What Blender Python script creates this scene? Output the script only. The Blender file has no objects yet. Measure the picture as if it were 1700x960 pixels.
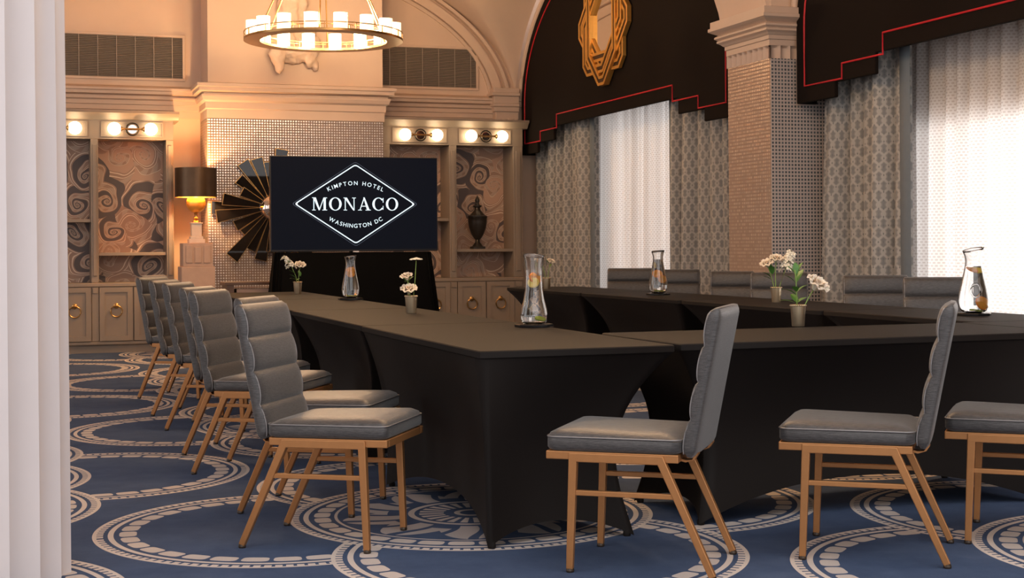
import bpy, math, random
from mathutils import Vector, Matrix
random.seed(7)
PI = math.pi
SC = bpy.context.scene
COL = SC.collection

# ------------------------------------------------------------------ camera
FPX, HPX, ROLL = 2367.0, 1.14, 0.007
YAW = math.atan(830 / FPX)
cam_d = bpy.data.cameras.new('camera')
cam = bpy.data.objects.new('camera', cam_d)
COL.objects.link(cam)
_F = Vector((math.sin(YAW), math.cos(YAW), 0)); _R = Vector((math.cos(YAW), -math.sin(YAW), 0)); _U = Vector((0, 0, 1))
_up = (_U + ROLL * _R).normalized(); _rt = (_R - ROLL * _U).normalized()
m = Matrix.Identity(4)
for i in range(3):
    m[i][0] = _rt[i]; m[i][1] = _up[i]; m[i][2] = -_F[i]
m[2][3] = HPX
cam.matrix_world = m
cam_d.sensor_width = 36
cam_d.lens = 36 * FPX / 1700
cam_d.shift_y = -70 / 1700
cam_d.clip_start = 0.05
SC.camera = cam

# ------------------------------------------------------------------ world, daylight, exposure
w = bpy.data.worlds.new('world'); SC.world = w; w.use_nodes = True
w.node_tree.nodes['Background'].inputs[0].default_value = (1.0, 0.965, 0.95, 1)
w.node_tree.nodes['Background'].inputs[1].default_value = 1.5
def area(name, loc, rot, sx, sy, power, color):
    d = bpy.data.lights.new(name, 'AREA'); d.shape = 'RECTANGLE'; d.size = sx; d.size_y = sy
    d.energy = power; d.color = color
    o = bpy.data.objects.new(name, d); COL.objects.link(o); o.location = loc; o.rotation_euler = rot
    return o
# daylight outside the second window
area('window_daylight', (7.6, 7.3, 1.3), (0, PI / 2, 0), 2.4, 3.4, 75, (1, 0.99, 0.98))
vs = SC.view_settings
SC.display_settings.display_device = 'sRGB'
vs.view_transform = 'Standard'; vs.look = 'None'; vs.exposure = 0.3; vs.gamma = 1.0; vs.use_curve_mapping = False

# ------------------------------------------------------------------ node helpers
class E:
    """a float socket with arithmetic"""
    def __init__(s, nt, sock): s.nt = nt; s.s = sock
    def op(s, o, *a, clamp=False):
        n = s.nt.nodes.new('ShaderNodeMath'); n.operation = o; n.use_clamp = clamp
        for i, x in enumerate((s,) + a):
            if isinstance(x, E): s.nt.links.new(x.s, n.inputs[i])
            else: n.inputs[i].default_value = x
        return E(s.nt, n.outputs[0])
    def __add__(s, o): return s.op('ADD', o)
    def __radd__(s, o): return s.op('ADD', o)
    def __sub__(s, o): return s.op('SUBTRACT', o)
    def __rsub__(s, o): return s.op('MULTIPLY', -1.0).op('ADD', o)
    def __mul__(s, o): return s.op('MULTIPLY', o)
    def __rmul__(s, o): return s.op('MULTIPLY', o)
    def __truediv__(s, o): return s.op('DIVIDE', o)
    def gt(s, o): return s.op('GREATER_THAN', o)
    def lt(s, o): return s.op('LESS_THAN', o)
    def abs(s): return s.op('ABSOLUTE')
    def frac(s): return s.op('FRACT')
    def sin(s): return s.op('SINE')
    def cos(s): return s.op('COSINE')
    def max(s, o): return s.op('MAXIMUM', o)
    def min(s, o): return s.op('MINIMUM', o)
    def wrap(s, h): return s.op('WRAP', h, -h)
    def band(s, a, b): return s.gt(a) * s.lt(b)
def mixf(a, b, f): return a + (b - a) * f

def new_mat(name):
    mt = bpy.data.materials.new(name); mt.use_nodes = True
    return mt, mt.node_tree, mt.node_tree.nodes['Principled BSDF']
def setp(b, color=None, rough=None, metal=None, **k):
    if color is not None: b.inputs['Base Color'].default_value = (*color, 1)
    if rough is not None: b.inputs['Roughness'].default_value = rough
    if metal is not None: b.inputs['Metallic'].default_value = metal
    for n, v in k.items(): b.inputs[n.replace('_', ' ')].default_value = v
def coords(nt, kind='Object'):
    tc = nt.nodes.new('ShaderNodeTexCoord'); return tc.outputs[kind]
def sepxyz(nt, sock):
    n = nt.nodes.new('ShaderNodeSeparateXYZ'); nt.links.new(sock, n.inputs[0])
    return [E(nt, o) for o in n.outputs]
def noise(nt, sock, scale, detail=3, rough=.5, stretch=None):
    if stretch:
        mp = nt.nodes.new('ShaderNodeMapping'); mp.inputs['Scale'].default_value = stretch
        nt.links.new(sock, mp.inputs[0]); sock = mp.outputs[0]
    n = nt.nodes.new('ShaderNodeTexNoise'); n.inputs['Scale'].default_value = scale
    n.inputs['Detail'].default_value = detail; n.inputs['Roughness'].default_value = rough
    nt.links.new(sock, n.inputs['Vector']); return n
def mixc(nt, fac, a, b):
    n = nt.nodes.new('ShaderNodeMix'); n.data_type = 'RGBA'
    if isinstance(fac, E): nt.links.new(fac.s, n.inputs[0])
    else: n.inputs[0].default_value = fac
    for i, c in ((6, a), (7, b)):
        if isinstance(c, tuple): n.inputs[i].default_value = (*c, 1)
        else: nt.links.new(c, n.inputs[i])
    return n.outputs[2]
def bump(nt, b, hgt, strength, dist=.01):
    n = nt.nodes.new('ShaderNodeBump'); n.inputs['Strength'].default_value = strength; n.inputs['Distance'].default_value = dist
    nt.links.new(hgt.s if isinstance(hgt, E) else hgt, n.inputs['Height']); nt.links.new(n.outputs[0], b.inputs['Normal'])
def plain(name, color, rough=.5, metal=0., var=.12, scale=12., bmp=0., stretch=None, **k):
    mt, nt, b = new_mat(name); setp(b, color, rough, metal, **k)
    n = noise(nt, coords(nt), scale, 4, .55, stretch)
    lo = tuple(c * (1 - var) for c in color); hi = tuple(min(1, c * (1 + var)) for c in color)
    nt.links.new(mixc(nt, E(nt, n.outputs[0]), lo, hi), b.inputs['Base Color'])
    if bmp: bump(nt, b, n.outputs[0], bmp)
    return mt
def emit(name, color, strength, base=(1, 1, 1)):
    mt, nt, b = new_mat(name); setp(b, base, .5)
    b.inputs['Emission Color'].default_value = (*color, 1); b.inputs['Emission Strength'].default_value = strength
    return mt
def glass(name, color=(1, 1, 1), ior=1.45, rough=0.):
    mt, nt, b = new_mat(name); setp(b, color, rough); b.inputs['IOR'].default_value = ior
    b.inputs['Transmission Weight'].default_value = 1.
    return mt

M = {}
M['plaster'] = plain('cream_plaster', (.62, .47, .37), .7, var=.06, scale=3, bmp=.03)
M['white_plaster'] = plain('white_painted_plaster', (.66, .61, .615), .5, var=.04, scale=6, bmp=.08)
M['trim'] = plain('trim_paint', (.58, .44, .35), .55, var=.06, scale=4)
M['cabinet'] = plain('cabinet_paint', (.25, .19, .145), .45, var=.07, scale=5)
M['gold'] = plain('antique_gold', (.78, .42, .10), .35, .7, var=.15, scale=20)
M['brass'] = plain('aged_brass', (.50, .30, .12), .3, .95, var=.15, scale=25)
M['bronze'] = plain('dark_bronze', (.10, .06, .035), .38, .8, var=.25, scale=9)
M['copper'] = plain('copper_paint', (.43, .20, .075), .4, .55, var=.1, scale=30)
M['black_metal'] = plain('black_metal', (.02, .018, .018), .4, .4)
M['rubber'] = plain('dark_glide', (.05, .035, .025), .4, .5)
M['dark_glass'] = plain('dark_mirror_glass', (.012, .01, .01), .04, .0, var=.02)
M['chrome'] = plain('chrome', (.75, .68, .62), .06, 1., var=.02)
M['mirror'] = plain('mirror_glass', (.85, .82, .8), .03, 1., var=.01)
M['wood'] = plain('dark_wood', (.10, .05, .028), .4, var=.3, scale=6, stretch=(1, 8, 8))
M['stone'] = plain('pink_sandstone', (.50, .33, .25), .7, var=.12, scale=14, bmp=.1)
M['marble'] = plain('pale_marble', (.58, .5, .43), .35, var=.12, scale=10)
M['black_velvet'] = plain('black_velvet', (.0028, .0026, .0026), .95, var=.2, scale=4, stretch=(9, 9, .4), Specular_IOR_Level=.1)
M['valance'] = plain('black_brown_velvet', (.0075, .0042, .003), .9, var=.18, scale=90, Specular_IOR_Level=.15)
M['red'] = plain('red_cord', (.55, .01, .02), .6)
M['spandex'] = plain('black_spandex', (.0095, .0070, .0062), .65, var=.1, scale=500, bmp=.02)
M['spandex'].node_tree.nodes['Principled BSDF'].inputs['Specular IOR Level'].default_value = .2
M['cup'] = plain('silver_gilt_cup', (.62, .50, .34), .3, .9, var=.2, scale=60, stretch=(1, 1, .06), bmp=.1)
M['rose'] = plain('ivory_petal', (.86, .75, .62), .6, var=.06, scale=30, Subsurface_Weight=.1)
M['white_petal'] = plain('white_petal', (.86, .83, .72), .6, var=.08, scale=40)
M['leaf'] = plain('green_leaf', (.07, .20, .035), .45, var=.35, scale=30)
M['stem'] = plain('green_stem', (.22, .34, .08), .5, var=.2, scale=30)
M['blackstone'] = plain('black_marble', (.012, .012, .013), .15, var=.8, scale=20)
M['blueband'] = plain('slate_blue_band', (.13, .155, .18), .6, var=.1, scale=30)
M['slat'] = plain('grey_louvre', (.30, .255, .22), .5, .1)
M['piping'] = plain('pale_piping', (.26, .25, .255), .35, .4)
M['vent_dark'] = plain('dark_duct', (.06, .052, .045), .9)
M['urn'] = plain('black_urn', (.028, .022, .018), .35, .3, var=.4, scale=14)
M['glass'] = glass('clear_glass')
M['water'] = glass('water', (.97, .99, 1), 1.33)
M['pane'] = glass('window_pane', (1, 1, 1), 1.02)
M['orange'] = plain('orange_flesh', (.85, .33, .02), .4, var=.25, scale=60)
M['peel'] = plain('orange_peel', (.85, .25, .01), .4)
M['lemon'] = plain('lemon_flesh', (.85, .62, .08), .4, var=.2, scale=60)
M['lime'] = plain('lime_flesh', (.38, .52, .03), .4, var=.25, scale=60)
M['globe'] = emit('lit_globe', (1, .78, .48), 10)
M['shade'] = emit('lit_candle_shade', (1, .78, .46), 1.25)
M['screen'] = emit('tv_screen', (.003, .004, .007), 1., (.003, .003, .004)); M['screen'].node_tree.nodes['Principled BSDF'].inputs['Specular IOR Level'].default_value = .04
M['logo'] = emit('logo_light', (.78, .93, 1.0), 1.0, (.02, .02, .02))
M['logo_dim'] = emit('logo_outline', (.045, .06, .09), 1.0, (.01, .01, .01))

# grey metallic weave of the chairs
mt, nt, b = new_mat('silver_grey_fabric'); M['fabric'] = mt
tc = coords(nt); n1 = noise(nt, tc, 40, 3, .6, (1, 1, 9)); n2 = noise(nt, tc, 320, 2, .5, (1, 1, 3))
k = ((E(nt, n1.outputs[0]) * .65 + E(nt, n2.outputs[0]) * .35 - .5) * 2.4).op('ADD', .5, clamp=True)
nt.links.new(mixc(nt, k, (.028, .027, .029), (.112, .107, .108)), b.inputs['Base Color'])
setp(b, None, .40, .45); b.inputs['Sheen Weight'].default_value = .25
bump(nt, b, k, .25, .004)

# carpet: quatrefoils of overlapping rings
mt, nt, b = new_mat('medallion_carpet'); M['carpet'] = mt
X, Y, Z = sepxyz(nt, coords(nt))
RR = .775
def ring(r, th):
    t = RR - r
    tick = t.gt(.016) * (th * (120 / (2 * PI))).frac().lt(.32)
    b1 = t.band(0, .042) * (1 - tick)
    b2 = t.band(.06, .082)
    ph = ((th * (34 / (2 * PI))).frac() - .5).abs()
    pa = ph / .43; ta = (t - .138) / .034; pa = pa * pa; ta = ta * ta
    blk = (pa * pa + ta * ta).lt(1.)
    return b1.max(b2).max(blk * .9)
def polar(ax, ay, cx, cy):
    dx = ax - cx; dy = ay - cy
    return (dx * dx + dy * dy).op('SQRT'), dy.op('ARCTAN2', dx)
def quatrefoil(qx, qy):
    ax = qx.abs(); ay = qy.abs()
    rh, th = polar(ax, ay, .79, 0.); rv, tv = polar(ax, ay, 0., .84); rm, tm = polar(qx, qy, 0., 0.)
    H = ring(rh, th) * rh.lt(RR); V = ring(rv, tv)
    lobes = (tm * 5).cos().abs()
    leaf = rm.gt(.30) * rm.lt(.41 + .15 * 1.0 * lobes if False else lobes * .15 + .41)
    vein = ((tm * 20 + (rm * 14).sin() * 1.2).sin()).lt(.72)
    eyes = rm.band(.285, .36) * ((tm * 5 + PI / 2).cos().abs()).gt(.75)
    ros = (leaf * vein * (1 - eyes) * .78).max(rm.band(.572, .585)).max(rm.band(.245, .272)).max(rm.band(.12, .225) * (tm * (24 / (2 * PI))).frac().lt(.55)).max(rm.band(.05, .075))
    Md = ring(rm, tm).max(ros * .85)
    out = mixf(H, V, rv.lt(RR))
    return mixf(out, Md, rm.lt(RR))
PX, PY = 4.52, 3.36
q1 = quatrefoil((X - 1.855).wrap(PX / 2), (Y - 5.84).wrap(PY / 2))
q2 = quatrefoil((X - 1.855 - PX / 2).wrap(PX / 2), (Y - 5.84 - PY / 2).wrap(PY / 2))
mask = q1.max(q2)
n1 = noise(nt, coords(nt), 5, 5, .65); n2 = noise(nt, coords(nt), 260, 2, .6)
navy = mixc(nt, E(nt, n1.outputs[0]), (.034, .054, .108), (.085, .120, .205))
cream = mixc(nt, E(nt, n2.outputs[0]), (.50, .42, .37), (.70, .62, .57))
nt.links.new(mixc(nt, mask, navy, cream), b.inputs['Base Color'])
setp(b, None, .95); b.inputs['Specular IOR Level'].default_value = .1
bump(nt, b, E(nt, n2.outputs[0]) + mask * .4, .5, .006)

# mirror mosaic
def mosaic(name, pitch, axes, grout=(.17, .115, .092), lo=(.66, .63, .63), hi=(.95, .92, .91), metal=.45):
    mt, nt, b = new_mat(name); P = sepxyz(nt, coords(nt))
    u, v = P[axes[0]] / pitch, P[axes[1]] / pitch
    tile = u.frac().band(.22, .80) * v.frac().band(.22, .80)
    wn = nt.nodes.new('ShaderNodeTexWhiteNoise'); wn.noise_dimensions = '2D'
    cb = nt.nodes.new('ShaderNodeCombineXYZ'); nt.links.new(u.op('FLOOR').s, cb.inputs[0]); nt.links.new(v.op('FLOOR').s, cb.inputs[1])
    nt.links.new(cb.outputs[0], wn.inputs['Vector'])
    tcol = mixc(nt, E(nt, wn.outputs[0]), lo, hi)
    nt.links.new(mixc(nt, tile, grout, tcol), b.inputs['Base Color'])
    nt.links.new((tile * metal).s, b.inputs['Metallic']); nt.links.new(mixf(E(nt, tile.s) * 0 + .6, tile * .25, tile).s, b.inputs['Roughness'])
    bump(nt, b, tile, .3, .003)
    return mt
M['mosaic_xz'] = mosaic('mirror_mosaic_front', .0295, (0, 2))
M['mosaic_yz'] = mosaic('mirror_mosaic_side', .0295, (1, 2), (.30, .20, .15), (.55, .42, .33), (.75, .58, .45), .3)  # warm glowing reflection on the side faces put into tile and grout colours
M['mosaic_dark'] = mosaic('mosaic_dark_reflection', .0295, (0, 2), (.46, .40, .37), (.07, .085, .10), (.13, .15, .17), .1)  # same mirror tiles, with their dark reflections put into the colour

# scroll wallpaper
mt, nt, b = new_mat('scroll_wallpaper'); M['wallpaper'] = mt
tc = coords(nt)
P = sepxyz(nt, tc); cb = nt.nodes.new('ShaderNodeCombineXYZ'); nt.links.new(P[0].s, cb.inputs[0]); nt.links.new(P[2].s, cb.inputs[1])
nz = noise(nt, cb.outputs[0], 3.2, 1)
vm = nt.nodes.new('ShaderNodeVectorMath'); vm.operation = 'SCALE'; vm.inputs[3].default_value = .22
nt.links.new(nz.outputs[1], vm.inputs[0])
va = nt.nodes.new('ShaderNodeVectorMath'); va.operation = 'ADD'; nt.links.new(cb.outputs[0], va.inputs[0]); nt.links.new(vm.outputs[0], va.inputs[1])
vo = nt.nodes.new('ShaderNodeTexVoronoi'); vo.voronoi_dimensions = '2D'; vo.inputs['Scale'].default_value = 2.9; vo.inputs['Randomness'].default_value = .75
nt.links.new(va.outputs[0], vo.inputs['Vector'])
vd = nt.nodes.new('ShaderNodeVectorMath'); vd.operation = 'SUBTRACT'; nt.links.new(va.outputs[0], vd.inputs[0]); nt.links.new(vo.outputs['Position'], vd.inputs[1])
L = sepxyz(nt, vd.outputs[0]); r = (L[0] * L[0] + L[1] * L[1]).op('SQRT').max(.004)
cs = nt.nodes.new('ShaderNodeSeparateColor'); nt.links.new(vo.outputs['Color'], cs.inputs[0])
sg = (E(nt, cs.outputs[0]).gt(.5) * 2 - 1); tint = E(nt, cs.outputs[1])
ph = (L[1].op('ARCTAN2', L[0]) * sg / (2 * PI) + r.op('LOGARITHM', 2.718) * .95 + tint)
fr = ph.frac()
line = fr.band(.06, .105).max(fr.band(.2, .23)).max(fr.band(.52, .545))
leafy = fr.band(.25, .52) * (((r * 60 + L[1].op('ARCTAN2', L[0]) * 6).sin()).gt(-.2))
base = mixc(nt, fr.gt(.62) * tint.lt(.45), (.36, .22, .16), (.10, .072, .068))
base = mixc(nt, tint.gt(.7) * fr.gt(.56), base, (.50, .31, .22))
base = mixc(nt, leafy * .55, base, (.52, .40, .31))
base = mixc(nt, line, base, (.74, .58, .45))
nt.links.new(base, b.inputs['Base Color']); setp(b, None, .5)

# trellis drapery and sheer
def cloth(name, fn, rough=.8):
    mt, nt, b = new_mat(name); setp(b, None, rough)
    u, v, _ = sepxyz(nt, coords(nt, 'UV')); fn(nt, b, u, v); return mt
def drape_fn(nt, b, u, v):
    s = (v * (2 * PI / .14)).sin() * .36
    a = ((u / .074 + s).frac() - .5).abs(); c = ((u / .074 - s + .5).frac() - .5).abs()
    line = a.gt(.33).max(c.gt(.33))
    s2 = ((v / .0625).frac() - .5).abs(); core = a.lt(.2) * c.lt(.2)
    dia = ((u / .074 * 2).frac() - .5).abs() + s2
    col = mixc(nt, line, (.215, .205, .195), (.38, .355, .325))
    col = mixc(nt, core, col, (.155, .16, .16))
    col = mixc(nt, dia.lt(.16), col, (.12, .125, .13))
    n = noise(nt, coords(nt), 120, 2); col2 = mixc(nt, E(nt, n.outputs[0]) * .35, col, (.3, .28, .26))
    nt.links.new(col2, b.inputs['Base Color'])
    b.inputs['Sheen Weight'].default_value = .3
M['drape'] = cloth('trellis_drape', drape_fn, .6)
mt, nt, b = new_mat('sheer_curtain'); M['sheer'] = mt
u, v, _ = sepxyz(nt, coords(nt, 'UV'))
row = (v / .022).op('FLOOR'); dash = ((u / .034 + row * .5).frac() - .5).abs().lt(.3) * ((v / .022).frac() - .5).abs().lt(.25)
tr = nt.nodes.new('ShaderNodeBsdfTranslucent'); df = nt.nodes.new('ShaderNodeBsdfDiffuse'); tp = nt.nodes.new('ShaderNodeBsdfTransparent')
cc = mixc(nt, dash, (.86, .83, .81), (.62, .57, .54))
nt.links.new(cc, tr.inputs[0]); nt.links.new(cc, df.inputs[0])
m1 = nt.nodes.new('ShaderNodeMixShader'); m1.inputs[0].default_value = .6; nt.links.new(tr.outputs[0], m1.inputs[1]); nt.links.new(df.outputs[0], m1.inputs[2])
m2 = nt.nodes.new('ShaderNodeMixShader'); nt.links.new(((1 - dash) * .10).s, m2.inputs[0]); nt.links.new(m1.outputs[0], m2.inputs[1]); nt.links.new(tp.outputs[0], m2.inputs[2])
nt.links.new(m2.outputs[0], nt.nodes['Material Output'].inputs[0]); nt.nodes.remove(b)

# ------------------------------------------------------------------ mesh helpers
class MB:
    def __init__(s): s.v = []; s.f = []; s.uv = None; s.mi = []
    def add(s, vs, fs):
        o = len(s.v); s.v += [tuple(p) for p in vs]; s.f += [tuple(i + o for i in f) for f in fs]; return s
    def box(s, x0, x1, y0, y1, z0, z1):
        return s.add([(x0, y0, z0), (x1, y0, z0), (x1, y1, z0), (x0, y1, z0), (x0, y0, z1), (x1, y0, z1), (x1, y1, z1), (x0, y1, z1)],
                     [(0, 3, 2, 1), (4, 5, 6, 7), (0, 1, 5, 4), (1, 2, 6, 5), (2, 3, 7, 6), (3, 0, 4, 7)])
    def loft(s, rings, caps=True, closed=True):
        n = len(rings[0]); vs = [p for r in rings for p in r]; fs = []
        for i in range(len(rings) - 1):
            for j in range(n if closed else n - 1):
                a = i * n + j; c = i * n + (j + 1) % n
                fs.append((a, c, c + n, a + n))
        if caps and closed: fs += [tuple(reversed(range(n))), tuple(range((len(rings) - 1) * n, len(rings) * n))]
        return s.add(vs, fs)
    def lathe(s, prof, n=24, cx=0, cy=0, cz=0, caps=False):
        return s.loft([[(cx + r * math.cos(2 * PI * j / n), cy + r * math.sin(2 * PI * j / n), cz + z) for j in range(n)] for r, z in prof], caps)
    def tube(s, path, r, n=8, closed=False):
        P = [Vector(p) for p in path]; rings = []; up = Vector((0, 0, 1))
        for i, p in enumerate(P):
            if closed: t = P[(i + 1) % len(P)] - P[i - 1]
            else: t = P[min(i + 1, len(P) - 1)] - P[max(i - 1, 0)]
            t.normalize(); a = up if abs(t.z) < .95 else Vector((1, 0, 0))
            x = t.cross(a).normalized(); y = x.cross(t)
            rr = r[i] if isinstance(r, (list, tuple)) else r
            rings.append([p + rr * (math.cos(2 * PI * j / n) * x + math.sin(2 * PI * j / n) * y) for j in range(n)])
        if closed: rings.append(rings[0])
        return s.loft(rings, caps=not closed)
    def bar(s, p, q, w0, w1=None, d0=None, d1=None, side=(1, 0, 0)):
        """square bar from p to q"""
        w1 = w0 if w1 is None else w1; d0 = w0 if d0 is None else d0; d1 = d0 * w1 / w0 if d1 is None else d1
        p = Vector(p); q = Vector(q); t = (q - p).normalized(); x = Vector(side); x = (x - x.dot(t) * t).normalized(); y = t.cross(x)
        R = []
        for c, ww, dd in ((p, w0, d0), (q, w1, d1)):
            R.append([c + sx * ww / 2 * x + sy * dd / 2 * y for sx, sy in ((-1, -1), (1, -1), (1, 1), (-1, 1))])
        return s.loft(R)
    def prism(s, poly, axis, a0, a1):
        """poly of 2D points extruded along axis: 'x' takes (y,z), 'y' takes (x,z), 'z' takes (x,y)"""
        f = {'x': lambda p, a: (a, p[0], p[1]), 'y': lambda p, a: (p[0], a, p[1]), 'z': lambda p, a: (p[0], p[1], a)}[axis]
        return s.loft([[f(p, a0) for p in poly], [f(p, a1) for p in poly]])
    def grid(s, fn, nu, nv, uvfn=None):
        o = len(s.v); vs = [fn(i / nu, j / nv) for j in range(nv + 1) for i in range(nu + 1)]
        s.add(vs, [(j * (nu + 1) + i, j * (nu + 1) + i + 1, (j + 1) * (nu + 1) + i + 1, (j + 1) * (nu + 1) + i) for j in range(nv) for i in range(nu)])
        if uvfn:
            if s.uv is None: s.uv = {}
            for j in range(nv + 1):
                for i in range(nu + 1): s.uv[o + j * (nu + 1) + i] = uvfn(i / nu, j / nv)
        return s
    def xf(s, mat): s.v = [tuple(mat @ Vector(p)) for p in s.v]; return s
    def mesh(s, name, mat, smooth=False):
        me = bpy.data.meshes.new(name); me.from_pydata(s.v, [], s.f); me.update()
        import bmesh
        bm = bmesh.new(); bm.from_mesh(me); bmesh.ops.recalc_face_normals(bm, faces=bm.faces); bm.to_mesh(me); bm.free()
        if s.uv:
            ul = me.uv_layers.new(name='UVMap')
            for l in me.loops: ul.data[l.index].uv = s.uv.get(l.vertex_index, (0, 0))
        if isinstance(mat, str): mat = M[mat]
        me.materials.append(mat)
        if smooth:
            me.polygons.foreach_set('use_smooth', [True] * len(me.polygons))
            if smooth != 'all': me.set_sharp_from_angle(angle=math.radians(smooth if not isinstance(smooth, bool) else 40))
        return me
    def build(s, name, mat, parent=None, smooth=False, bevel=0, **props):
        return put(s.mesh(name, mat, smooth), name, parent, bevel, **props)
def put(me, name, parent=None, bevel=0, **props):
    o = bpy.data.objects.new(name, me); COL.objects.link(o)
    if parent: o.parent = parent
    if bevel:
        bv = o.modifiers.new('bevel', 'BEVEL'); bv.width = bevel; bv.segments = 2; bv.limit_method = 'ANGLE'
    for k, v in props.items(): o[k] = v
    return o
def thing(name, label, cat, loc=(0, 0, 0), rz=0., group=None):
    o = bpy.data.objects.new(name, None); COL.objects.link(o); o.location = loc; o.rotation_euler = (0, 0, rz)
    o.empty_display_size = .1
    o['label'] = label; o['category'] = cat
    if group: o['group'] = group
    return o
def tag(o, label, cat, group=None):
    o['label'] = label; o['category'] = cat
    if group: o['group'] = group
    return o
def struct(o, label=None):
    o['kind'] = 'structure'
    if label: o['label'] = label
    return o
def dup(root, loc, rz, label, group=None):
    r = root.copy(); COL.objects.link(r); r.location = loc; r.rotation_euler = (0, 0, rz); r['label'] = label
    if group: r['group'] = group
    for ch in list(root.children):
        c = ch.copy(); COL.objects.link(c); c.parent = r
        for g in list(ch.children):
            d = g.copy(); COL.objects.link(d); d.parent = c
    return r
def rrect(hx, hy, r, n=5, cx=0, cy=0):
    P = []
    for k, (sx, sy) in enumerate(((1, 1), (-1, 1), (-1, -1), (1, -1))):
        for j in range(n + 1):
            a = (k + j / n) * PI / 2
            P.append((cx + sx * (hx - r) + r * math.cos(a), cy + sy * (hy - r) + r * math.sin(a)))
    return P

# ------------------------------------------------------------------ the room
XC, HX = 2.76, 3.16           # vault bay centre and half span across
BAYS = (13.84, 7.30); HY = 2.87
ZS, ZB = 2.87, 1.78           # springing and rise
YW = 16.70                    # back wall
struct(MB().add([(-4, -3, 0), (6.7, -3, 0), (6.7, YW, 0), (-4, YW, 0)], [(0, 1, 2, 3)]).build('floor', 'carpet'), 'navy carpet with cream ring medallions')
wb = struct(MB().box(-4, 6.7, YW, YW + .2, 0, 5).build('wall_back', 'plaster'))
wl = MB(); _e = -3.
for y0, y1 in ((1., 4.6), (6., 9.6), (11., 14.6)):  # unseen openings, added so daylight fills the room from the left
    wl.box(-4.2, -4, _e, y0, 0, 5).box(-4.2, -4, y0, y1, 0, .5).box(-4.2, -4, y0, y1, 4.2, 5); _e = y1
wl.box(-4.2, -4, _e, YW, 0, 5)
struct(wl.build('wall_left', 'plaster'))
# vaulted ceiling
cb_ = MB()
for yc in BAYS:
    def vf(u, v, yc=yc):
        a, c = 2 * u - 1, 2 * v - 1
        a = math.sin(a * PI / 2); c = math.sin(c * PI / 2)
        z = max(math.sqrt(max(0, 1 - a * a)), math.sqrt(max(0, 1 - c * c)))
        return (XC + HX * a, yc + HY * c, ZS + ZB * z)
    cb_.grid(vf, 48, 48)
ce = struct(cb_.build('ceiling', 'plaster', smooth=50), 'cream groin vaulted ceiling')
ab = MB()      # transverse arch between the bays
for ya, yb, sc in ((10.17, 10.97, .955),):
    ab.grid(lambda u, v: (XC - HX * sc * math.cos(PI * u), ya + (yb - ya) * v, ZS + ZB * sc * math.sin(PI * u)), 40, 1)
    for yy in (ya, yb):
        ab.grid(lambda u, v: (XC - HX * (sc + .08 * v) * math.cos(PI * u), yy, ZS + ZB * (sc + .08 * v) * math.sin(PI * u)), 40, 1)
ab.build('transverse_arch', 'plaster', ce, smooth=40)
MB().box(-4, XC - HX, 4.4, YW, 4.8, 4.9).build('aisle_soffit', 'plaster', ce)

# window wall: lower wall with two openings, upper spandrels with arches
wr = MB()
def wall_y(y0, y1, z0, z1): wr.box(6.5, 6.7, y0, y1, z0, z1)
W1 = (12.5, 15.35, .35, 2.75); W2 = (6.1, 9.15, .35, 2.10)
wall_y(W1[1], YW, 0, 5); wall_y(W2[1], W1[0], 0, 5); wall_y(-3, W2[0], 0, 5)
for Wd in (W1, W2): wall_y(Wd[0], Wd[1], 0, Wd[2]); wall_y(Wd[0], Wd[1], Wd[3], 5)
wro = struct(wr.build('wall_right', 'plaster'))
def ell(a, b_, t, yc): return (yc + a * math.cos(t), ZS + b_ * math.sin(t))
for yc in BAYS:
    sp = MB(); N = 64; ia, ib = 2.70, 1.60
    inner = [ell(ia, ib, PI * i / N, yc) for i in range(N + 1)]; outer = []
    for i in range(N + 1):
        t = PI * i / N; c, s_ = math.cos(t), math.sin(t)
        k = min(3.0 / max(abs(c), 1e-6), 2.13 / max(s_, 1e-6)); outer.append((yc + k * c, ZS + k * s_))
    sp.loft([[(5.99, *p) for p in outer], [(5.99, *p) for p in inner], [(6.30, *p) for p in inner]], False, False)
    sp.build('spandrel', 'plaster', wro)
    MB().tube([(5.965, *ell(2.80, 1.70, PI * i / 48, yc)) for i in range(49)], .035, 8).build('arch_moulding', 'trim', wro, smooth=60)
# windows
for i, Wd in enumerate((W1, W2)):
    fr_ = MB(); y0, y1, z0, z1 = Wd
    fr_.box(6.52, 6.6, y0, y0 + .07, z0, z1).box(6.52, 6.6, y1 - .07, y1, z0, z1).box(6.52, 6.6, y0, y1, z0, z0 + .07).box(6.52, 6.6, y0, y1, z1 - .07, z1)
    ym = (y0 + y1) / 2; fr_.box(6.53, 6.59, ym - .03, ym + .03, z0, z1)
    wo = struct(fr_.build('window_%d' % (i + 1), 'white_plaster', bevel=.006))
    for a, c in ((y0 + .07, ym - .03), (ym + .03, y1 - .07)):
        MB().box(6.555, 6.561, a, c, z0 + .07, z1 - .07).build('pane', 'pane', wo)

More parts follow.
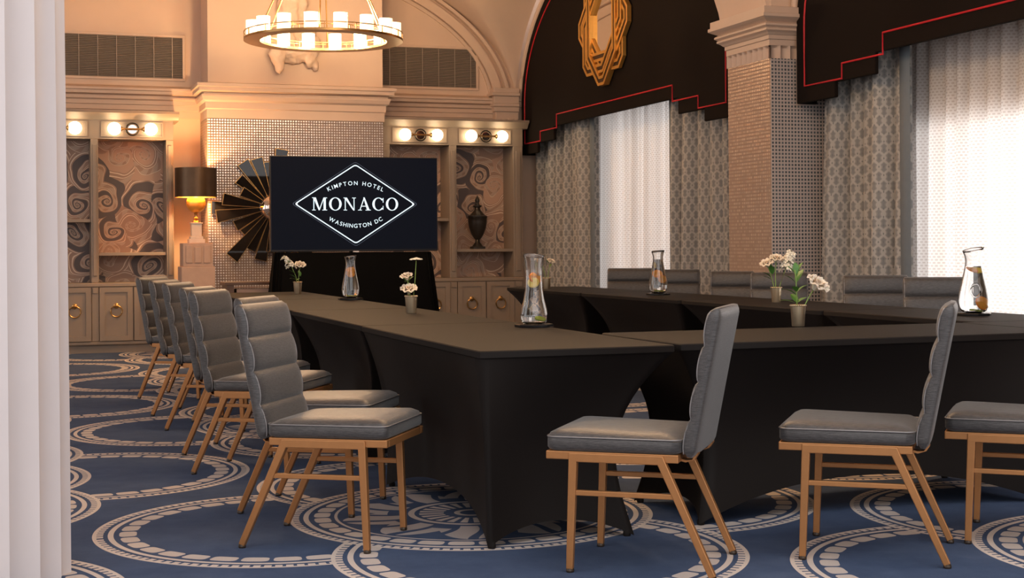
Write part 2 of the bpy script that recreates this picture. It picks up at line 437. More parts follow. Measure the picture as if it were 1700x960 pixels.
# cornice along the back wall and arch moulding of the lunette
def moulding(prof, x0, x1, yb):
    """profile of (projection, z) pairs extruded along x, projecting from yb towards the room"""
    poly = [(yb, prof[0][1])] + [(yb - p, z) for p, z in prof] + [(yb, prof[-1][1])]
    return MB().prism(poly, 'x', x0, x1)
PROF = [(.03, 2.64), (.03, 2.72), (.045, 2.725), (.045, 2.78), (.06, 2.785), (.06, 2.83), (.085, 2.845), (.085, 2.865), (.045, 2.87), (.045, 2.885), (.10, 2.90), (.10, 2.935), (.12, 2.94), (.12, 2.965), (.03, 3.0)]
struct(moulding(PROF, -4, 5.95, YW).build('trim_1', 'trim', smooth=30), 'stepped plaster cornice running along the back wall')
def lun(a, b_, t): return (2.66 + a * math.cos(t), 2.85 + b_ * math.sin(t))
ar = MB()
for a, b_, hw, pr in ((3.03, 1.74, .055, .05), (2.94, 1.65, .018, .03), (3.15, 1.85, .02, .08)):
    ar.loft([[(lun(a + da, b_ + da, PI * i / 64)[0], YW - dy, lun(a + da, b_ + da, PI * i / 64)[1]) for da, dy in ((-hw, 0), (-hw, pr), (hw, pr), (hw, 0))] for i in range(65)], True, True)
struct(ar.build('trim_2', 'plaster', smooth=30), 'arched plaster moulding over the back wall')

# chimney breast with mosaic face
BX0, BX1, BY = 2.07, 4.07, 16.10
cbz = struct(MB().box(BX0, BX1, BY, YW, 0, 5).build('wall_chimney', 'plaster'), 'projecting chimney breast, plaster above, mosaic below')
MB().box(BX0 + .002, BX1 - .002, BY - .012, BY, 0, 2.60).build('mosaic_panel', 'mosaic_xz', cbz)
MB().box(BX0 - .012, BX0, BY - .012, YW, 0, 2.60).build('mosaic_return', 'mosaic_yz', cbz)
BPROF = [(.015, 2.60), (.015, 2.70), (.03, 2.71), (.03, 2.78), (.06, 2.80), (.075, 2.84), (.075, 2.86), (.05, 2.865), (.05, 2.88), (.11, 2.90), (.11, 2.94), (.13, 2.945), (.13, 2.98), (.01, 3.0)]
mc = MB()
for (p, z), (p2, z2) in zip(BPROF, BPROF[1:]):
    mc.loft([[(BX0 - q, BY - q, zz), (BX1 + q, BY - q, zz), (BX1 + q, YW, zz), (BX0 - q, YW, zz)] for q, zz in ((p, z), (p2, z2))], False)
mc.build('mantel_cornice', 'trim', cbz, smooth=30)

# corner pilaster at the end of the back wall
cp = thing('wall_pilaster', 'slim corner pilaster with moulded capital between cabinet and window arch', 'pilaster', (5.78, 16.6, 0)); struct(cp); del cp['category']
MB().box(.10, .16, .0, .1, 0, 2.60).build('shaft', 'mosaic_dark', cp)
MB().box(-.17, .12, -.05, .1, 2.67, 2.70).build('neck', 'trim', cp)
ck = MB()
for pr, z0, z1 in ((.01, 2.70, 2.80), (.03, 2.80, 2.86), (.05, 2.86, 2.90), (.035, 2.90, 2.99), (.07, 2.99, 3.03), (.045, 3.03, 3.09)):
    ck.box(-.17 - pr, .12, -.05 - pr, .1, z0, z1)
ck.build('capital', 'trim', cp, bevel=.008)
for i in range(4): MB().box(-.16 + i * .072, -.125 + i * .072, -.068, -.05, 2.67, 2.72).build('reed', 'trim', cp)

# pier between the windows
pr_ = thing('wall_pier', 'square pier with mirror mosaic faces and fluted plaster capital', 'pillar', (0, 0, 0)); struct(pr_); del pr_['category']
PY0, PY1, PXF = 10.11, 10.82, 5.75
MB().box(PXF, 6.5, PY0, PY1, 0, 2.64).build('shaft', 'mosaic_yz', pr_)
MB().box(PXF + .004, 6.5, PY0 - .008, PY0, 0, 2.64).build('side_mosaic', 'mosaic_dark', pr_)
MB().box(PXF + .03, 6.5, PY0 + .03, PY1 - .03, 2.64, 4.75).build('upper_pier', 'plaster', pr_)
def capstack(levels):
    k_ = MB()
    for (p, z), (p2, z2) in zip(levels, levels[1:]):
        k_.loft([[(PXF - q, PY0 - q, zz), (6.5, PY0 - q, zz), (6.5, PY1 + q, zz), (PXF - q, PY1 + q, zz)] for q, zz in ((p, z), (p2, z2))], True)
    return k_
capstack([(.01, 2.745), (.01, 2.79), (.02, 2.795), (.02, 2.825), (.03, 2.83), (.045, 2.845), (.07, 2.86), (.07, 2.875), (.06, 2.88), (.085, 2.895), (.085, 2.91), (.06, 2.925), (.10, 2.945), (.125, 2.96), (.125, 2.985), (.11, 2.99), (.11, 3.04), (.02, 3.06)]).build('capital', 'trim', pr_, smooth=25)
NF = 8
for i in range(NF):
    yc = PY0 + (i + .5) * (PY1 - PY0) / NF; hw = (PY1 - PY0) / NF * .5
    MB().grid(lambda u, v: (PXF - .012 + .035 * abs(math.sin(PI * u)) ** .8 * min(1, (1 - v) * 6) ** .5, yc - hw + 2 * hw * u, 2.64 + .105 * v), 10, 6).build('flute', 'trim', pr_, smooth=50)
for i in range(8):
    hw = .0444; xc = PXF + (i + .5) * .0888
    MB().grid(lambda u, v: (xc - hw + 2 * hw * u, PY0 - .014 + .035 * abs(math.sin(PI * u)) ** .8 * min(1, (1 - v) * 6) ** .5, 2.64 + .105 * v), 10, 6).build('flute', 'trim', pr_, smooth=50)

# fluted column in the foreground
col_ = thing('fluted_column', 'white painted fluted column standing at the carpet edge', 'column', (-.19, 5.34, 0))
cm = MB(); NFL, SEG = 20, 8
def colring(R, z):
    P = []
    for k in range(NFL):
        for j in range(SEG):
            a = 2 * PI * (k + j / SEG) / NFL + .16
            r_ = R - .020 * abs(math.sin(PI * j / SEG)) ** .8
            P.append((r_ * math.cos(a), r_ * math.sin(a), z))
    return P
cm.loft([colring(.385 - .03 * (z / 4.6) ** 1.3, z) for z in (0, .5, 1, 1.5, 2, 2.5, 3, 3.6, 4.2)])
cm.build('shaft', 'white_plaster', col_, smooth=22)
MB().lathe([(.36, 4.2), (.44, 4.3), (.47, 4.42), (.47, 4.5)], 40, caps=True).build('capital', 'white_plaster', col_, smooth=40)
MB().box(-.52, .52, -.52, .52, 4.5, 4.9).build('abacus', 'white_plaster', col_)

# ------------------------------------------------------------------ valances, drapes, sheers
def valance(yc, label):
    hw = 2.74
    bot = [(hw, 2.27), (hw - .56, 2.27), (hw - .56, 2.385), (hw - 1.1, 2.385), (hw - 1.1, 2.54)]
    low = [(yc + a, z) for a, z in bot] + [(yc - a, z) for a, z in reversed(bot)]
    N = 56
    top = [(yc - hw * math.cos(PI * i / N), ZS + 1.65 * math.sin(PI * i / N)) for i in range(N + 1)]
    poly = low + top
    t = thing('window_valance', label, 'valance', (0, 0, 0))
    MB().prism(poly, 'x', 5.95, 5.985).build('panel', 'valance', t, bevel=.008)
    for yy in (yc - hw, yc + hw - .03): MB().box(5.985, 6.12, yy, yy + .03, 2.27, 2.87).build('return', 'valance', t)
    d = .13
    lb = [(hw - d, 2.27 + d), (hw - .56 - d + .02, 2.27 + d), (hw - .56 - d + .02, 2.385 + d), (hw - 1.1 - d + .02, 2.385 + d), (hw - 1.1 - d + .02, 2.54 + d)]
    path = [(yc + a, z) for a, z in lb] + [(yc - a, z) for a, z in reversed(lb)] + [(yc - (hw - d) * math.cos(PI * i / N), ZS + (1.65 - d) * math.sin(PI * i / N)) for i in range(N + 1)]
    MB().tube([(5.946, *p) for p in path], .0075, 6, True).build('red_piping', 'red', t, label='thin red cord')
    return t
valance(BAYS[0], 'arched black velvet valance with stepped hem behind the gold framed mirror')
valance(BAYS[1], 'arched black velvet valance with stepped hem over the bright sheer')

def folds(y0, y1, x, z0, z1, n, amp, seed, ripple=0.):
    rd = random.Random(seed); ws = [rd.uniform(.5, 1.6) for _ in range(n)]; tot = sum(ws); cum = [0]
    for q in ws: cum.append(cum[-1] + q / tot)
    amps = [amp * rd.uniform(.6, 1.25) for _ in range(n)]; off = [rd.uniform(-.4, .4) for _ in range(n)]
    NU = n * 10
    def fx(u, v):
        k = 0
        while k < n - 1 and u > cum[k + 1]: k += 1
        t = (u - cum[k]) / (cum[k + 1] - cum[k])
        return amps[k] * (abs(math.sin(PI * t)) ** .9) * (1.05 - .25 * v + .1 * math.sin(3 * v + off[k] * 5)), k
    # arc length for u
    L = [0]
    for i in range(NU):
        a = fx(i / NU, .5)[0]; c = fx((i + 1) / NU, .5)[0]; L.append(L[-1] + math.hypot((y1 - y0) / NU, c - a))
    mb = MB()
    mb.grid(lambda u, v: (x - fx(u, v)[0], y0 + (y1 - y0) * u + ripple * math.sin(5 * v + u * 9) * math.sin(PI * u), z0 + (z1 - z0) * v), NU, 10,
            lambda u, v: (L[round(u * NU)], z0 + (z1 - z0) * v))
    return mb
def drape(y0, y1, band_y, seed, label, n=9):
    t = thing('drape', label, 'curtain', (0, 0, 0), 0, 'patterned grey drapes')
    folds(y0, y1, 6.27, .015, 2.78, n, .17, seed, .015).build('fabric', 'drape', t, smooth='all')
    a, c = sorted((band_y, band_y + (.13 if band_y > y1 - .01 else -.13)))
    MB().grid(lambda u, v: (6.16 - .02 * math.sin(PI * u), a + (c - a) * u, .015 + 2.765 * v), 6, 2).build('leading_edge_band', 'blueband', t, smooth='all', label='plain slate blue edge band')
    return t
drape(14.89, 16.5, 14.89, 1, 'grey trellis drape with slate edge hanging beside the cabinet', 9)
drape(10.9, 12.70, 12.70, 2, 'grey trellis drape with slate edge between the dim sheer and the pier', 8)
drape(8.94, 10.0, 8.94, 3, 'grey trellis drape with slate edge beside the bright sheer and the pier', 6)
drape(4.66, 6.05, 6.05, 4, 'grey trellis drape closing the far edge of the bright sheer', 7)
def sheer(y0, y1, seed, n, label):
    return tag(folds(y0, y1, 6.46, .015, 2.78, n, .09, seed).build('sheer_curtain', 'sheer', smooth='all'), label, 'curtain')
sheer(12.3, 15.5, 5, 22, 'translucent pale sheer with fine dash pattern below the gold framed mirror')
sheer(5.8, 9.5, 6, 22, 'sunlit white sheer with fine dash pattern behind the pierced carafe')

# gold interlaced mirror hung on the valance
gm = thing('gold_mirror', 'gold mirror framed by interlaced angular bands on the black valance', 'mirror', (5.94, 13.89, 3.50))
MB().prism([(.34 * math.cos(PI * i / 4 + PI / 8), .34 * math.sin(PI * i / 4 + PI / 8)) for i in range(8)], 'x', -.02, -.004).build('mirror_glass', 'mirror', gm)
def octo(L_, Wd, c, rot):
    k_ = L_ - (Wd - c); P = [(-c, L_), (c, L_), (Wd, k_), (Wd, -k_), (c, -L_), (-c, -L_), (-Wd, -k_), (-Wd, k_)]
    return [(p * math.cos(rot) - q * math.sin(rot), p * math.sin(rot) + q * math.cos(rot)) for p, q in P]
for k in range(4):
    rot = PI * k / 4; x0 = -.066 + .009 * k
    for (L0, W0, c0), (L1, W1_, c1) in (((.66, .395, .08), (.63, .365, .0676)), ((.59, .325, .051), (.56, .295, .0386))):
        o_, i_ = octo(L0, W0, c0, rot), octo(L1, W1_, c1, rot)
        MB().loft([[(-.002, *p) for p in o_], [(x0, *p) for p in o_], [(x0, *p) for p in i_], [(-.002, *p) for p in i_], [(-.002, *p) for p in o_]], False).build('gold_band', 'gold', gm)
    o_, i_ = octo(.63, .365, .0676, rot), octo(.59, .325, .051, rot)
    MB().loft([[(x0 + .007, *p) for p in o_], [(x0 + .007, *p) for p in i_]], False).build('dark_inlay', 'bronze', gm)

# ------------------------------------------------------------------ wall vents
def vent(x0, x1, label):
    t = thing('wall_vent', label, 'vent', ((x0 + x1) / 2, YW, 3.33)); h = .235; w2 = (x1 - x0) / 2
    fr_ = MB(); q = .03
    fr_.box(-w2 - q, w2 + q, -.02, 0, h, h + q).box(-w2 - q, w2 + q, -.02, 0, -h - q, -h).box(-w2 - q, -w2, -.02, 0, -h, h).box(w2, w2 + q, -.02, 0, -h, h)
    fr_.build('frame', 'trim', t, bevel=.004)
    MB().box(-w2, w2, -.004, -.001, -h, h).build('duct', 'vent_dark', t)
    sl = MB(); n = 26
    for i in range(n):
        z = -h + (i + .5) * 2 * h / n
        sl.add([(-w2, -.016, z - .005), (w2, -.016, z - .005), (w2, -.006, z + .006), (-w2, -.006, z + .006)], [(0, 1, 2, 3)])
    sl.build('louvres', 'slat', t, kind='stuff')
    k_ = int((x1 - x0) / .21)
    for i in range(1, k_ + 1): MB().box(-w2 + i * .205 - .004, -w2 + i * .205 + .004, -.019, -.014, -h, h).build('mullion', 'slat', t)
vent(-.1, 1.86, 'long grey louvred wall vent above the left cabinet with the lamp')
vent(4.1, 5.40, 'grey louvred wall vent above the cabinet with the urn')

# ------------------------------------------------------------------ built-in cabinets
def ring_pull(parent, x, y, z):
    g = MB().lathe([(0, 0), (.028, 0), (.03, .008), (.018, .016), (0, .02)], 14).xf(Matrix.Translation((x, y, z + .06)) @ Matrix.Rotation(PI / 2, 4, 'X'))
    g.tube([(x + .062 * math.sin(2 * PI * i / 20), y - .022, z + .062 * math.cos(2 * PI * i / 20)) for i in range(20)], .008, 6, True)
    g.build('ring_pull', 'brass', parent, smooth=40, label='brass ring pull')
def cabinet(name, label, x0, x1, bays, yf=16.30):
    """bays: (a,b,shelf z list) openings"""
    t = thing(name, label, 'cabinet'); D = YW - yf
    MB().box(x0, x1, yf + .05, YW, 0, .09).build('plinth', 'cabinet', t)
    MB().box(x0, x1, yf, YW, .09, .13).build('base_moulding', 'cabinet', t, bevel=.01)
    MB().box(x0, x1, yf + .02, YW - .0, .13, .73).build('base_carcass', 'cabinet', t)
    MB().box(x0 - .01, x1 + .01, yf - .01, YW, .73, .775).build('counter', 'cabinet', t, bevel=.008)
    edges = [x0] + [e for a, b_, _ in bays for e in (a, b_)] + [x1]
    for i in range(0, len(edges), 2):
        a, c = edges[i], edges[i + 1]
        st = MB().box(a, c, yf, YW, .775, 2.36).box(a, c, yf, YW, .13, .73)
        s_ = st.build('stile', 'cabinet', t, bevel=.006)
        MB().box(a + (c - a) * .25, c - (c - a) * .25, yf - .012, yf, .85, 2.30).build('stile_fillet', 'cabinet', s_, bevel=.005)
        MB().box(a + (c - a) * .15, c - (c - a) * .15, yf - .014, yf, .66, .72).build('stile_block', 'cabinet', s_, bevel=.004)
    MB().box(x0, x1, yf, YW, 2.36, 2.58).build('frieze', 'cabinet', t)
    poly = [(yf, 2.57), (yf - .02, 2.58), (yf - .03, 2.60), (yf - .06, 2.63), (yf - .085, 2.645), (yf - .085, 2.67), (YW, 2.67), (YW, 2.57)]
    MB().prism(poly, 'x', x0 - .07, x1 + .06).build('crown', 'cabinet', t, smooth=30)
    for a, b_, sh in bays:
        MB().box(a, b_, YW - .02, YW - .005, .775, 2.36).build('wallpaper_panel', 'wallpaper', t, label='brown scrolling damask wallpaper')
        fp = MB(); o0 = [(a + .03, 2.385), (b_ - .03, 2.385), (b_ - .03, 2.555), (a + .03, 2.555)]; i0 = [(a + .045, 2.40), (b_ - .045, 2.40), (b_ - .045, 2.54), (a + .045, 2.54)]
        fp.loft([[(p, yf, z) for p, z in o0], [(p, yf - .012, z) for p, z in o0], [(p, yf - .012, z) for p, z in i0], [(p, yf, z) for p, z in i0]], False, True)
        fp.build('frieze_panel', 'cabinet', t)
        for z in sh: MB().box(a, b_, yf + .03, YW - .02, z - .018, z + .018).build('shelf', 'cabinet', t, bevel=.004)
        m_ = (a + b_) / 2
        for d0, d1 in ((a, m_ - .003), (m_ + .003, b_)):
            d_ = MB().box(d0 + .004, d1 - .004, yf, yf + .02, .135, .725)
            oo = [(d0 + .004, .135), (d1 - .004, .135), (d1 - .004, .725), (d0 + .004, .725)]; ii = [(d0 + .06, .19), (d1 - .06, .19), (d1 - .06, .67), (d0 + .06, .67)]
            d_.loft([[(p, yf - .014, z) for p, z in oo], [(p, yf - .014, z) for p, z in ii], [(p, yf, z) for p, z in ii]], False)
            d_.loft([[(p, yf, z) for p, z in oo], [(p, yf - .014, z) for p, z in oo]], False)
            do = d_.build('door', 'cabinet', t)
            ring_pull(do, (d0 + d1) / 2, yf - .002, .46)
    return t
cabinet('display_cabinet', 'taupe built-in cabinet beside the table lamp and stone pedestal', 0.02, 1.71, [(.10, .82, [1.46]), (.90, 1.63, [1.09])])
cabinet('display_cabinet', 'taupe built-in cabinet holding the black urn', 4.09, 5.86, [(4.20, 4.93, [1.47]), (5.02, 5.74, [1.10])])
# twin globe sconces
def sconce(x, label):
    t = thing('wall_sconce', label, 'sconce', (x, 16.288, 2.47), 0, 'twin globe sconces on the cabinets')
    MB().lathe([(0, .03), (.05, .03), (.055, .02), (.055, 0)], 24).xf(Matrix.Rotation(PI / 2, 4, 'X')).build('backplate', 'chrome', t, smooth=40)
    MB().tube([(.068 * math.cos(2 * PI * i / 24), -.03, .068 * math.sin(2 * PI * i / 24)) for i in range(24)], .008, 6, True).build('ring', 'black_metal', t, smooth=60)
    MB().tube([(-.115, -.06, 0), (.115, -.06, 0)], .01, 8).tube([(0, -.02, 0), (0, -.06, 0)], .012, 8).build('arm', 'brass', t, smooth=40)
    for s in (-1, 1):
        MB().lathe([(.012, 0), (.016, .02), (.03, .03), (.03, .045)], 12).xf(Matrix.Translation((s * .09, -.06, 0)) @ Matrix.Rotation(s * PI / 2, 4, 'Y')).build('socket', 'brass', t, smooth=40)
        MB().lathe([(.002 + .07 * math.sin(PI * i / 12), .07 * math.cos(PI * i / 12)) for i in range(13)], 18).xf(Matrix.Translation((s * .195, -.06, 0))).build('globe', 'globe', t, smooth='all', label='glowing white globe')
sconce(1.265, 'twin globe sconce over the cabinet bay next to the table lamp')
sconce(.46, 'twin globe sconce over the cabinet bay next to the column')
sconce(4.565, 'twin globe sconce over the cabinet bay half hidden by the television')
sconce(5.38, 'twin globe sconce over the cabinet bay with the urn')
# urn
ur = thing('urn', 'black lidded urn with finial on the cabinet shelf', 'urn', (5.33, 16.46, 1.118))
MB().box(-.075, .075, -.075, .075, 0, .03).build('plinth', 'urn', ur, bevel=.004)
MB().lathe([(.07, .03), (.055, .05), (.03, .08), (.025, .11), (.045, .13), (.075, .18), (.105, .26), (.115, .33), (.115, .37), (.12, .375), (.12, .40), (.10, .405)], 28, caps=True).build('body', 'urn', ur, smooth=50)
MB().lathe([(.10, .405), (.075, .43), (.04, .47), (.035, .50), (.055, .515), (.055, .525), (.03, .535), (.02, .56), (.03, .58), (.028, .60), (.012, .63), (.002, .65)], 24, caps=True).build('lid', 'urn', ur, smooth=50)

# ------------------------------------------------------------------ sunburst mirror on the chimney breast
sb = thing('sunburst_mirror', 'sunburst mirror of dark glass rays around a convex hub', 'mirror', (2.775, BY - .012, 1.60))
hub = MB().lathe([(.15, .0), (.155, .05), (.15, .075), (.13, .105), (.10, .128), (.06, .143), (.02, .149), (.002, .15)], 32, caps=True).xf(Matrix.Rotation(PI / 2, 4, 'X')).build('hub', 'chrome', sb, smooth=50)
RAYS = [(180, .684), (170.3, .566), (189, .64), (206, .469), (222, .445), (230.3, .73), (241.5, .54), (256.4, .61), (152.8, .394), (139.4, .50), (123.2, .61), (108.3, .584), (97, .52), (80.6, .669), (66, .55), (52, .62), (38, .48), (24, .40), (10, .58), (-3, .68), (-14, .5), (-28, .62), (-42, .46), (-55, .7), (-68, .55), (-82, .6), (-92, .5)]
for i, (a, L_) in enumerate(RAYS):
    a = math.radians(a); w0, w1 = .022, .030 + .042 * L_ / .6; y0 = -.03 - .012 * (i % 3)
    mx = Matrix.Translation((0, y0, 0)) @ Matrix.Rotation(-a, 4, 'Y')
    def wedge(sh, t0, t1, e):
        return MB().loft([[(.13, t0, -w0 + sh), (L_ - e, t0, -w1 + sh), (L_ - e, t0, w1 - sh), (.13, t0, w0 - sh)], [(.13, t1, -w0 + sh), (L_ - e, t1, -w1 + sh), (L_ - e, t1, w1 - sh), (.13, t1, w0 - sh)]]).xf(mx)
    ro = wedge(0, -.012, .012, 0).build('ray', 'bronze' if False else 'brass', sb)
    wedge(.006, -.0145, -.0125, .006).build('ray_glass', 'dark_glass', ro, label='dark mirror glass')

# ------------------------------------------------------------------ plaster relief above the mantel
rl = MB()
def blob(cx, cy, cz, rx, ry, rz, n=12):
    rl.loft([[(cx + rx * math.sin(PI * i / n) * math.cos(2 * PI * j / 16) , min(.0, cy + ry * math.sin(PI * i / n) * math.sin(2 * PI * j / 16)), cz + rz * math.cos(PI * i / n)) for j in range(16)] for i in range(1, n)])
for q in ((0, -.05, .62, .17, .14, .34), (-.02, -.1, .95, .15, .15, .3), (.08, -.08, .4, .2, .1, .22), (-.15, -.08, .28, .13, .1, .16), (.05, -.08, .2, .24, .09, .13), (.24, -.06, .24, .09, .08, .14),
          (-.17, -.1, .12, .09, .09, .13), (-.15, -.1, .0, .05, .06, .1), (.2, -.07, .08, .06, .06, .1), (.27, -.05, .02, .035, .04, .08), (-.09, -.15, .36, .06, .06, .12), (.12, -.14, .7, .04, .05, .3), (.02, -.16, .75, .035, .05, .3), (-.1, -.13, .8, .04, .05, .3), (-.03, -.17, .3, .05, .04, .12), (.1, -.15, .28, .05, .04, .12), (.0, -.04, .07, .16, .05, .05)):
    blob(*q)
ro = rl.build('plaster_relief', 'plaster', smooth='all'); ro.location = (3.00, BY - .012, 3.20)
rm_ = ro.modifiers.new('remesh', 'REMESH'); rm_.mode = 'VOXEL'; rm_.voxel_size = .014; rm_.use_smooth_shade = True
sm = ro.modifiers.new('smooth', 'SMOOTH'); sm.iterations = 4; sm.factor = .5
tx = bpy.data.textures.new('relief_clouds', 'CLOUDS'); tx.noise_scale = .07
dp = ro.modifiers.new('displace', 'DISPLACE'); dp.texture = tx; dp.strength = .05; dp.texture_coords = 'LOCAL'
tag(ro, 'carved plaster relief on the chimney breast behind the chandelier', 'relief')

# ------------------------------------------------------------------ lamp on stone pedestal, console
pd = thing('stone_pedestal', 'stepped pinkish stone pedestal carrying the table lamp', 'pedestal', (1.90, 15.85, 0))
MB().box(-.18, .18, -.18, .18, 0, .95).build('lower_block', 'stone', pd, bevel=.008)
MB().box(-.16, .16, -.16, .16, .95, 1.205).build('upper_block', 'stone', pd, bevel=.006)
for i in range(3):
    MB().box(-.13 + i * .095, -.06 + i * .095, -.172, -.16, .99, 1.18 - .02 * (i == 1)).build('front_rib', 'stone', pd, bevel=.004)
lp = thing('table_lamp', 'table lamp with brass ball stem and dark bronze drum shade', 'lamp', (1.90, 15.85, 1.205))
MB().box(-.085, .085, -.085, .085, 0, .045).box(-.068, .068, -.068, .068, .045, .075).box(-.055, .055, -.055, .055, .075, .21).box(-.065, .065, -.065, .065, .21, .225).build('plinth', 'marble', lp, bevel=.004)
MB().lathe([(.045, .225), (.04, .24), (.02, .255), (.03, .27), (.016, .285), (.016, .31), (.025, .325), (.012, .335)], 20, caps=True).build('stem', 'brass', lp, smooth=50)
MB().lathe([(.012, .33)] + [(.105 * math.sin(PI * i / 14), .435 - .105 * math.cos(PI * i / 14)) for i in range(1, 14)] + [(.012, .54), (.012, .6)], 28, caps=True).build('ball', 'gold', lp, smooth=50)
MB().lathe([(.225, .50), (.225, .82), (.221, .82), (.221, .50), (.225, .50)], 40).build('shade', 'bronze', lp, smooth=40)
MB().lathe([(.22, .505), (.22, .815)], 40).build('shade_lining', 'gold', lp, smooth='all')
d = bpy.data.lights.new('table_lamp_bulb', 'POINT'); d.energy = 58; d.color = (1, .62, .28); d.shadow_soft_size = .04
o = bpy.data.objects.new('table_lamp_bulb', d); COL.objects.link(o); o.location = (1.90, 15.85, 1.205 + .67)
co = thing('wooden_console', 'dark wooden console with open drawer behind the end of the tables', 'console', (2.45, 14.75, .0))
MB().box(-.42, .55, -.2, .2, .77, .80).build('top', 'wood', co, bevel=.004)
MB().box(-.40, .53, -.19, .19, .55, .68).build('lower_rail', 'wood', co)
MB().box(-.40, -.33, -.19, .19, .68, .77).box(.46, .53, -.19, .19, .68, .77).build('end_block', 'wood', co)
MB().box(-.30, .43, -.16, .1, .68, .73).build('drawer_box', 'stone', co)
for sx in (-.38, .5):
    for sy in (-.17, .17): MB().bar((sx, sy, .55), (sx, sy, 0), .045, .03).build('leg', 'wood', co)

# ------------------------------------------------------------------ chandelier
ch = thing('chandelier', 'round chandelier with glowing cylinder shades hung before the chimney breast', 'chandelier', (2.86, 13.62, 3.14))
def annulus(r0, r1, z0, z1, n=64):
    return MB().loft([[(r * math.cos(2 * PI * j / n), r * math.sin(2 * PI * j / n), z) for j in range(n)] for r, z in ((r0, z0), (r1, z0), (r1, z1), (r0, z1), (r0, z0))], False)
annulus(.61, .765, 0, .022).build('ring_plate', 'brass', ch, smooth=40)
annulus(.755, .765, .075, .083).build('outer_rail', 'brass', ch, smooth=40)
annulus(.61, .62, .075, .083).build('inner_rail', 'brass', ch, smooth=40)
for k in range(16):
    a = 2 * PI * (k + .5) / 16
    MB().box(.756, .764, -.004, .004, .02, .08).box(.611, .619, -.004, .004, .02, .08).xf(Matrix.Rotation(a, 4, 'Z')).build('post', 'brass', ch)
for k in range(16):
    a = 2 * PI * k / 16 + .02
    cx, cy = .688 * math.cos(a), .688 * math.sin(a)
    MB().lathe([(.03, .022), (.03, .03), (.064, .03), (.064, .172), (.058, .172), (.058, .04)], 20, cx, cy).build('shade', 'shade', ch, smooth=40, label='lit white cylinder shade')
for k in range(6):
    a = 2 * PI * (k + .25) / 6
    MB().tube([(.688 * math.cos(a), .688 * math.sin(a), .02), (.05 * math.cos(a), .05 * math.sin(a), 1.35)], .007, 6).build('hanging_rod', 'brass', ch)
MB().lathe([(.10, 1.42), (.10, 1.38), (.06, 1.33), (.002, 1.33)], 24).build('ceiling_rose', 'brass', ch, smooth=40)
ch_added = dup(ch, (3.05, 7.30, 3.14), .1, 'unseen round chandelier with glowing cylinder shades, added above the tables for warm light')  # second chandelier added out of view to warm the tables and pier
for c_, pw in ((ch, 190), (ch_added, 170)):
    for k in range(4):
        a = PI / 4 + PI / 2 * k
        d = bpy.data.lights.new('chandelier_bulb', 'POINT'); d.energy = pw / 4; d.color = (1, .66, .36); d.shadow_soft_size = .08
        o = bpy.data.objects.new('chandelier_bulb', d); COL.objects.link(o); o.location = c_.location + Vector((.5 * math.cos(a), .5 * math.sin(a), .19))

# ------------------------------------------------------------------ television with screen logo, draped stand
TVX, TVY, TVZ = 3.25, 14.0, 1.58
tv = thing('television', 'large flat television showing a white diamond logo', 'television', (TVX, TVY, TVZ))
MB().box(-.855, .855, -.005, .06, -.475, .475).build('casing', 'black_metal', tv, bevel=.006)
sc_ = MB().box(-.845, .845, -.009, -.005, -.455, .467).build('screen', 'screen', tv)
MB().box(-.03, .03, -.012, -.005, -.482, -.470).build('brand_tab', 'chrome', tv)
MB().box(-.5, .5, .06, .10, -.35, .2).build('rear_housing', 'black_metal', tv)
YL = -.0105
def outline(hw, hh, th, y, r=.03):
    def dia(a, b_):
        P = []
        for cx, cz, nx, nz in ((a, 0, 0, 1), (0, b_, -1, 0), (-a, 0, 0, -1), (0, -b_, 1, 0)):
            pass
        corners = [(a, 0), (0, b_), (-a, 0), (0, -b_)]
        for i in range(4):
            p0 = Vector(corners[i - 1]); p1 = Vector(corners[i]); p2 = Vector(corners[(i + 1) % 4])
            s0 = p1 + (p0 - p1).normalized() * r; s2 = p1 + (p2 - p1).normalized() * r
            for k in range(5):
                t = k / 4; P.append(((1 - t) ** 2 * s0 + 2 * t * (1 - t) * p1 + t * t * s2))
        return P
    A, B = dia(hw, hh), dia(hw - th * 1.9, hh - th * 1.2)
    return MB().loft([[(p.x, y, p.y) for p in A], [(p.x, y, p.y) for p in B]], False)
outline(.645, .425, .004, YL).build('logo_outer_line', 'logo_dim', sc_)
outline(.62, .40, .0105, YL).build('logo_diamond', 'logo', sc_)
